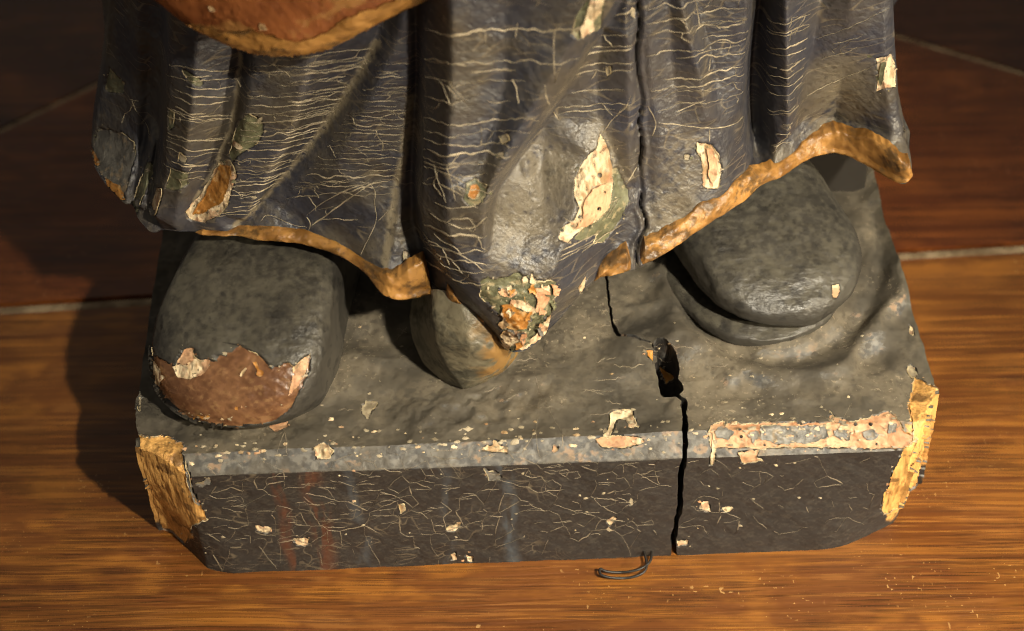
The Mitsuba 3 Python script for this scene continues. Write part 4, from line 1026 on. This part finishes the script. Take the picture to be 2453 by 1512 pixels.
def ribbons(key, surf, strokes, mat, high=0.00028, step=3.5, flat=False, shadow=True):
    ctr, lft, rgt, idx = [], [], [], []
    r = np.random.default_rng(99)
    for k, (q, w) in enumerate(strokes):
        q = resample(q, step)
        tg = np.gradient(q, axis=0); tg /= np.linalg.norm(tg, axis=1, keepdims=True) + 1e-9
        nn = np.stack([-tg[:, 1], tg[:, 0]], 1)
        s = np.linspace(0, 1, len(q))
        ww = w / 2 * np.clip(np.sin(np.pi * np.clip(s, 0.02, 0.98)) * 2.5, 0.12, 1) * (0.35 + 1.3 * meshkit.fbm(np.stack([s * len(q) * 0.22 + 13 * k, s * 0, s * 0], 1), 2, 91))
        ctr.append(q); lft.append(q + nn * ww[:, None]); rgt.append(q - nn * ww[:, None]); idx.append(len(q))
    n = sum(idx)
    ok, P, N = surf.hit(np.vstack(ctr + lft + rgt))
    h = np.r_[np.full(n, high), np.full(2 * n, 0.00003)]
    P = P + N * h[:, None]
    f, at = [], 0
    ok3 = ok.reshape(3, n).all(0)
    for k in idx:
        for i in range(at, at + k - 1):
            if ok3[i] and ok3[i + 1] and np.linalg.norm(P[i] - P[i + 1]) < 0.003 and np.linalg.norm(P[i] - P[i + n]) < 0.002 and np.linalg.norm(P[i] - P[i + 2 * n]) < 0.002:
                f += [[i, i + n, i + n + 1], [i, i + n + 1, i + 1], [i, i + 1, i + 2 * n + 1], [i, i + 2 * n + 1, i + 2 * n]]
        at += k
    f = np.array(f)
    fn = np.cross(P[f[:, 1]] - P[f[:, 0]], P[f[:, 2]] - P[f[:, 0]])
    fl = (fn * (CAM - P[f[:, 0]])).sum(1) < 0
    f[fl] = f[fl][:, ::-1]
    part(key, mikit.ply((P, f), mat, smooth=True), kind='stuff')


ribbons(S + '__robe__crack_line', ROBE_S, strokes, 'dust_lines')
for key, surf in ((S + '__robe', ROBE_S), (S + '__plinth', PL_S), (S + '__shoe', LS_S)):
    ribbons(key + '__paint_edge', surf, RIMS[key], 'rim', high=0.0003, step=2.5)
# cracks over the plinth's front and top
from scipy.spatial import Voronoi
ps = []
r = np.random.default_rng(12)
for x0_, x1_, npt, keep in ((490, 1600, 300, 0.66), (1640, 2120, 105, 0.42)):
    sites = np.stack([r.uniform(x0_, x1_, npt) / 1.5, r.uniform(1090, 1345, npt)], 1)
    vo = Voronoi(sites)
    for e in vo.ridge_vertices:
        if -1 in e or r.random() > keep:
            continue
        q = vo.vertices[e] * [1.5, 1]
        if np.abs(q[0] - q[1]).max() > 140 or not ((q[:, 0] > x0_ - 30) & (q[:, 0] < x1_ + 20)).all():
            continue
        q = resample(q, 3)
        q = q - np.stack([0 * q[:, 0], (q[:, 0] - 335) * 0.036], 1)
        q = q + 11 * np.stack([fb(q / 18, 3, 83), fb(q / 18, 3, 84)], 1)
        ps.append((q, r.choice([0.6, 1.0, 1.6, 2.4], p=[.38, .35, .20, .07])))
for k in range(90):                                                 # short level checks between them
    x0, L_ = r.uniform(490, 1560), r.uniform(12, 46)
    y0 = r.uniform(1115, 1320) - (x0 - 335) * 0.036
    t = np.linspace(0, 1, 12)
    ps.append((np.stack([x0 + L_ * t, y0 + 2.4 * r.normal(size=12).cumsum() * 0.3 - 0.036 * L_ * t], 1), r.uniform(0.6, 1.4)))
for k in range(30):
    x0, y0 = r.uniform(780, 2150), r.uniform(780, 1020)
    q = np.stack([x0 + np.linspace(0, r.uniform(30, 90), 20), y0 + 8 * r.normal(size=20).cumsum() * 0.25], 1)
    ps.append((q, r.uniform(1, 2.2)))
ribbons(S + '__plinth__crack_line', PL_S, ps, 'crackle', high=0.0002)

# ------------------------------------------------------------------ the bit of dark wire lying before the plinth
wq = chaikin(np.array([(1560, 1302), (1562, 1330), (1556, 1350), (1530, 1366), (1490, 1372), (1450, 1370), (1436, 1360), (1436, 1378), (1470, 1386), (1520, 1384), (1552, 1366), (1545, 1325), (1535, 1308)], float), 3)
W3 = atz(wq[:, 0], wq[:, 1], 0.0012 + 0.002 * np.abs(np.sin(np.linspace(0, 9, len(wq)))))
a = np.linspace(0, 2 * np.pi, 7)[:-1]
tg = np.gradient(W3, axis=0); tg /= np.linalg.norm(tg, axis=1, keepdims=True)
n1 = np.cross(tg, [0, 0, 1.0]); n1 /= np.linalg.norm(n1, axis=1, keepdims=True) + 1e-9
n2 = np.cross(n1, tg)
TV = W3[:, None] + 0.0006 * (np.cos(a)[None, :, None] * n1[:, None] + np.sin(a)[None, :, None] * n2[:, None])
ii = np.arange(TV.shape[0] * 6).reshape(-1, 6); jn = np.roll(ii, -1, 1)
tf = np.concatenate([np.stack([ii[:-1], jn[:-1], jn[1:]], -1).reshape(-1, 3), np.stack([ii[:-1], jn[1:], ii[1:]], -1).reshape(-1, 3)])
scene['wire'] = mikit.ply((TV.reshape(-1, 3), tf), 'dark_wire', smooth=True)
labels['wire'] = {'label': 'looped bit of thin dark wire on the floorboard before the plinth', 'category': 'wire'}
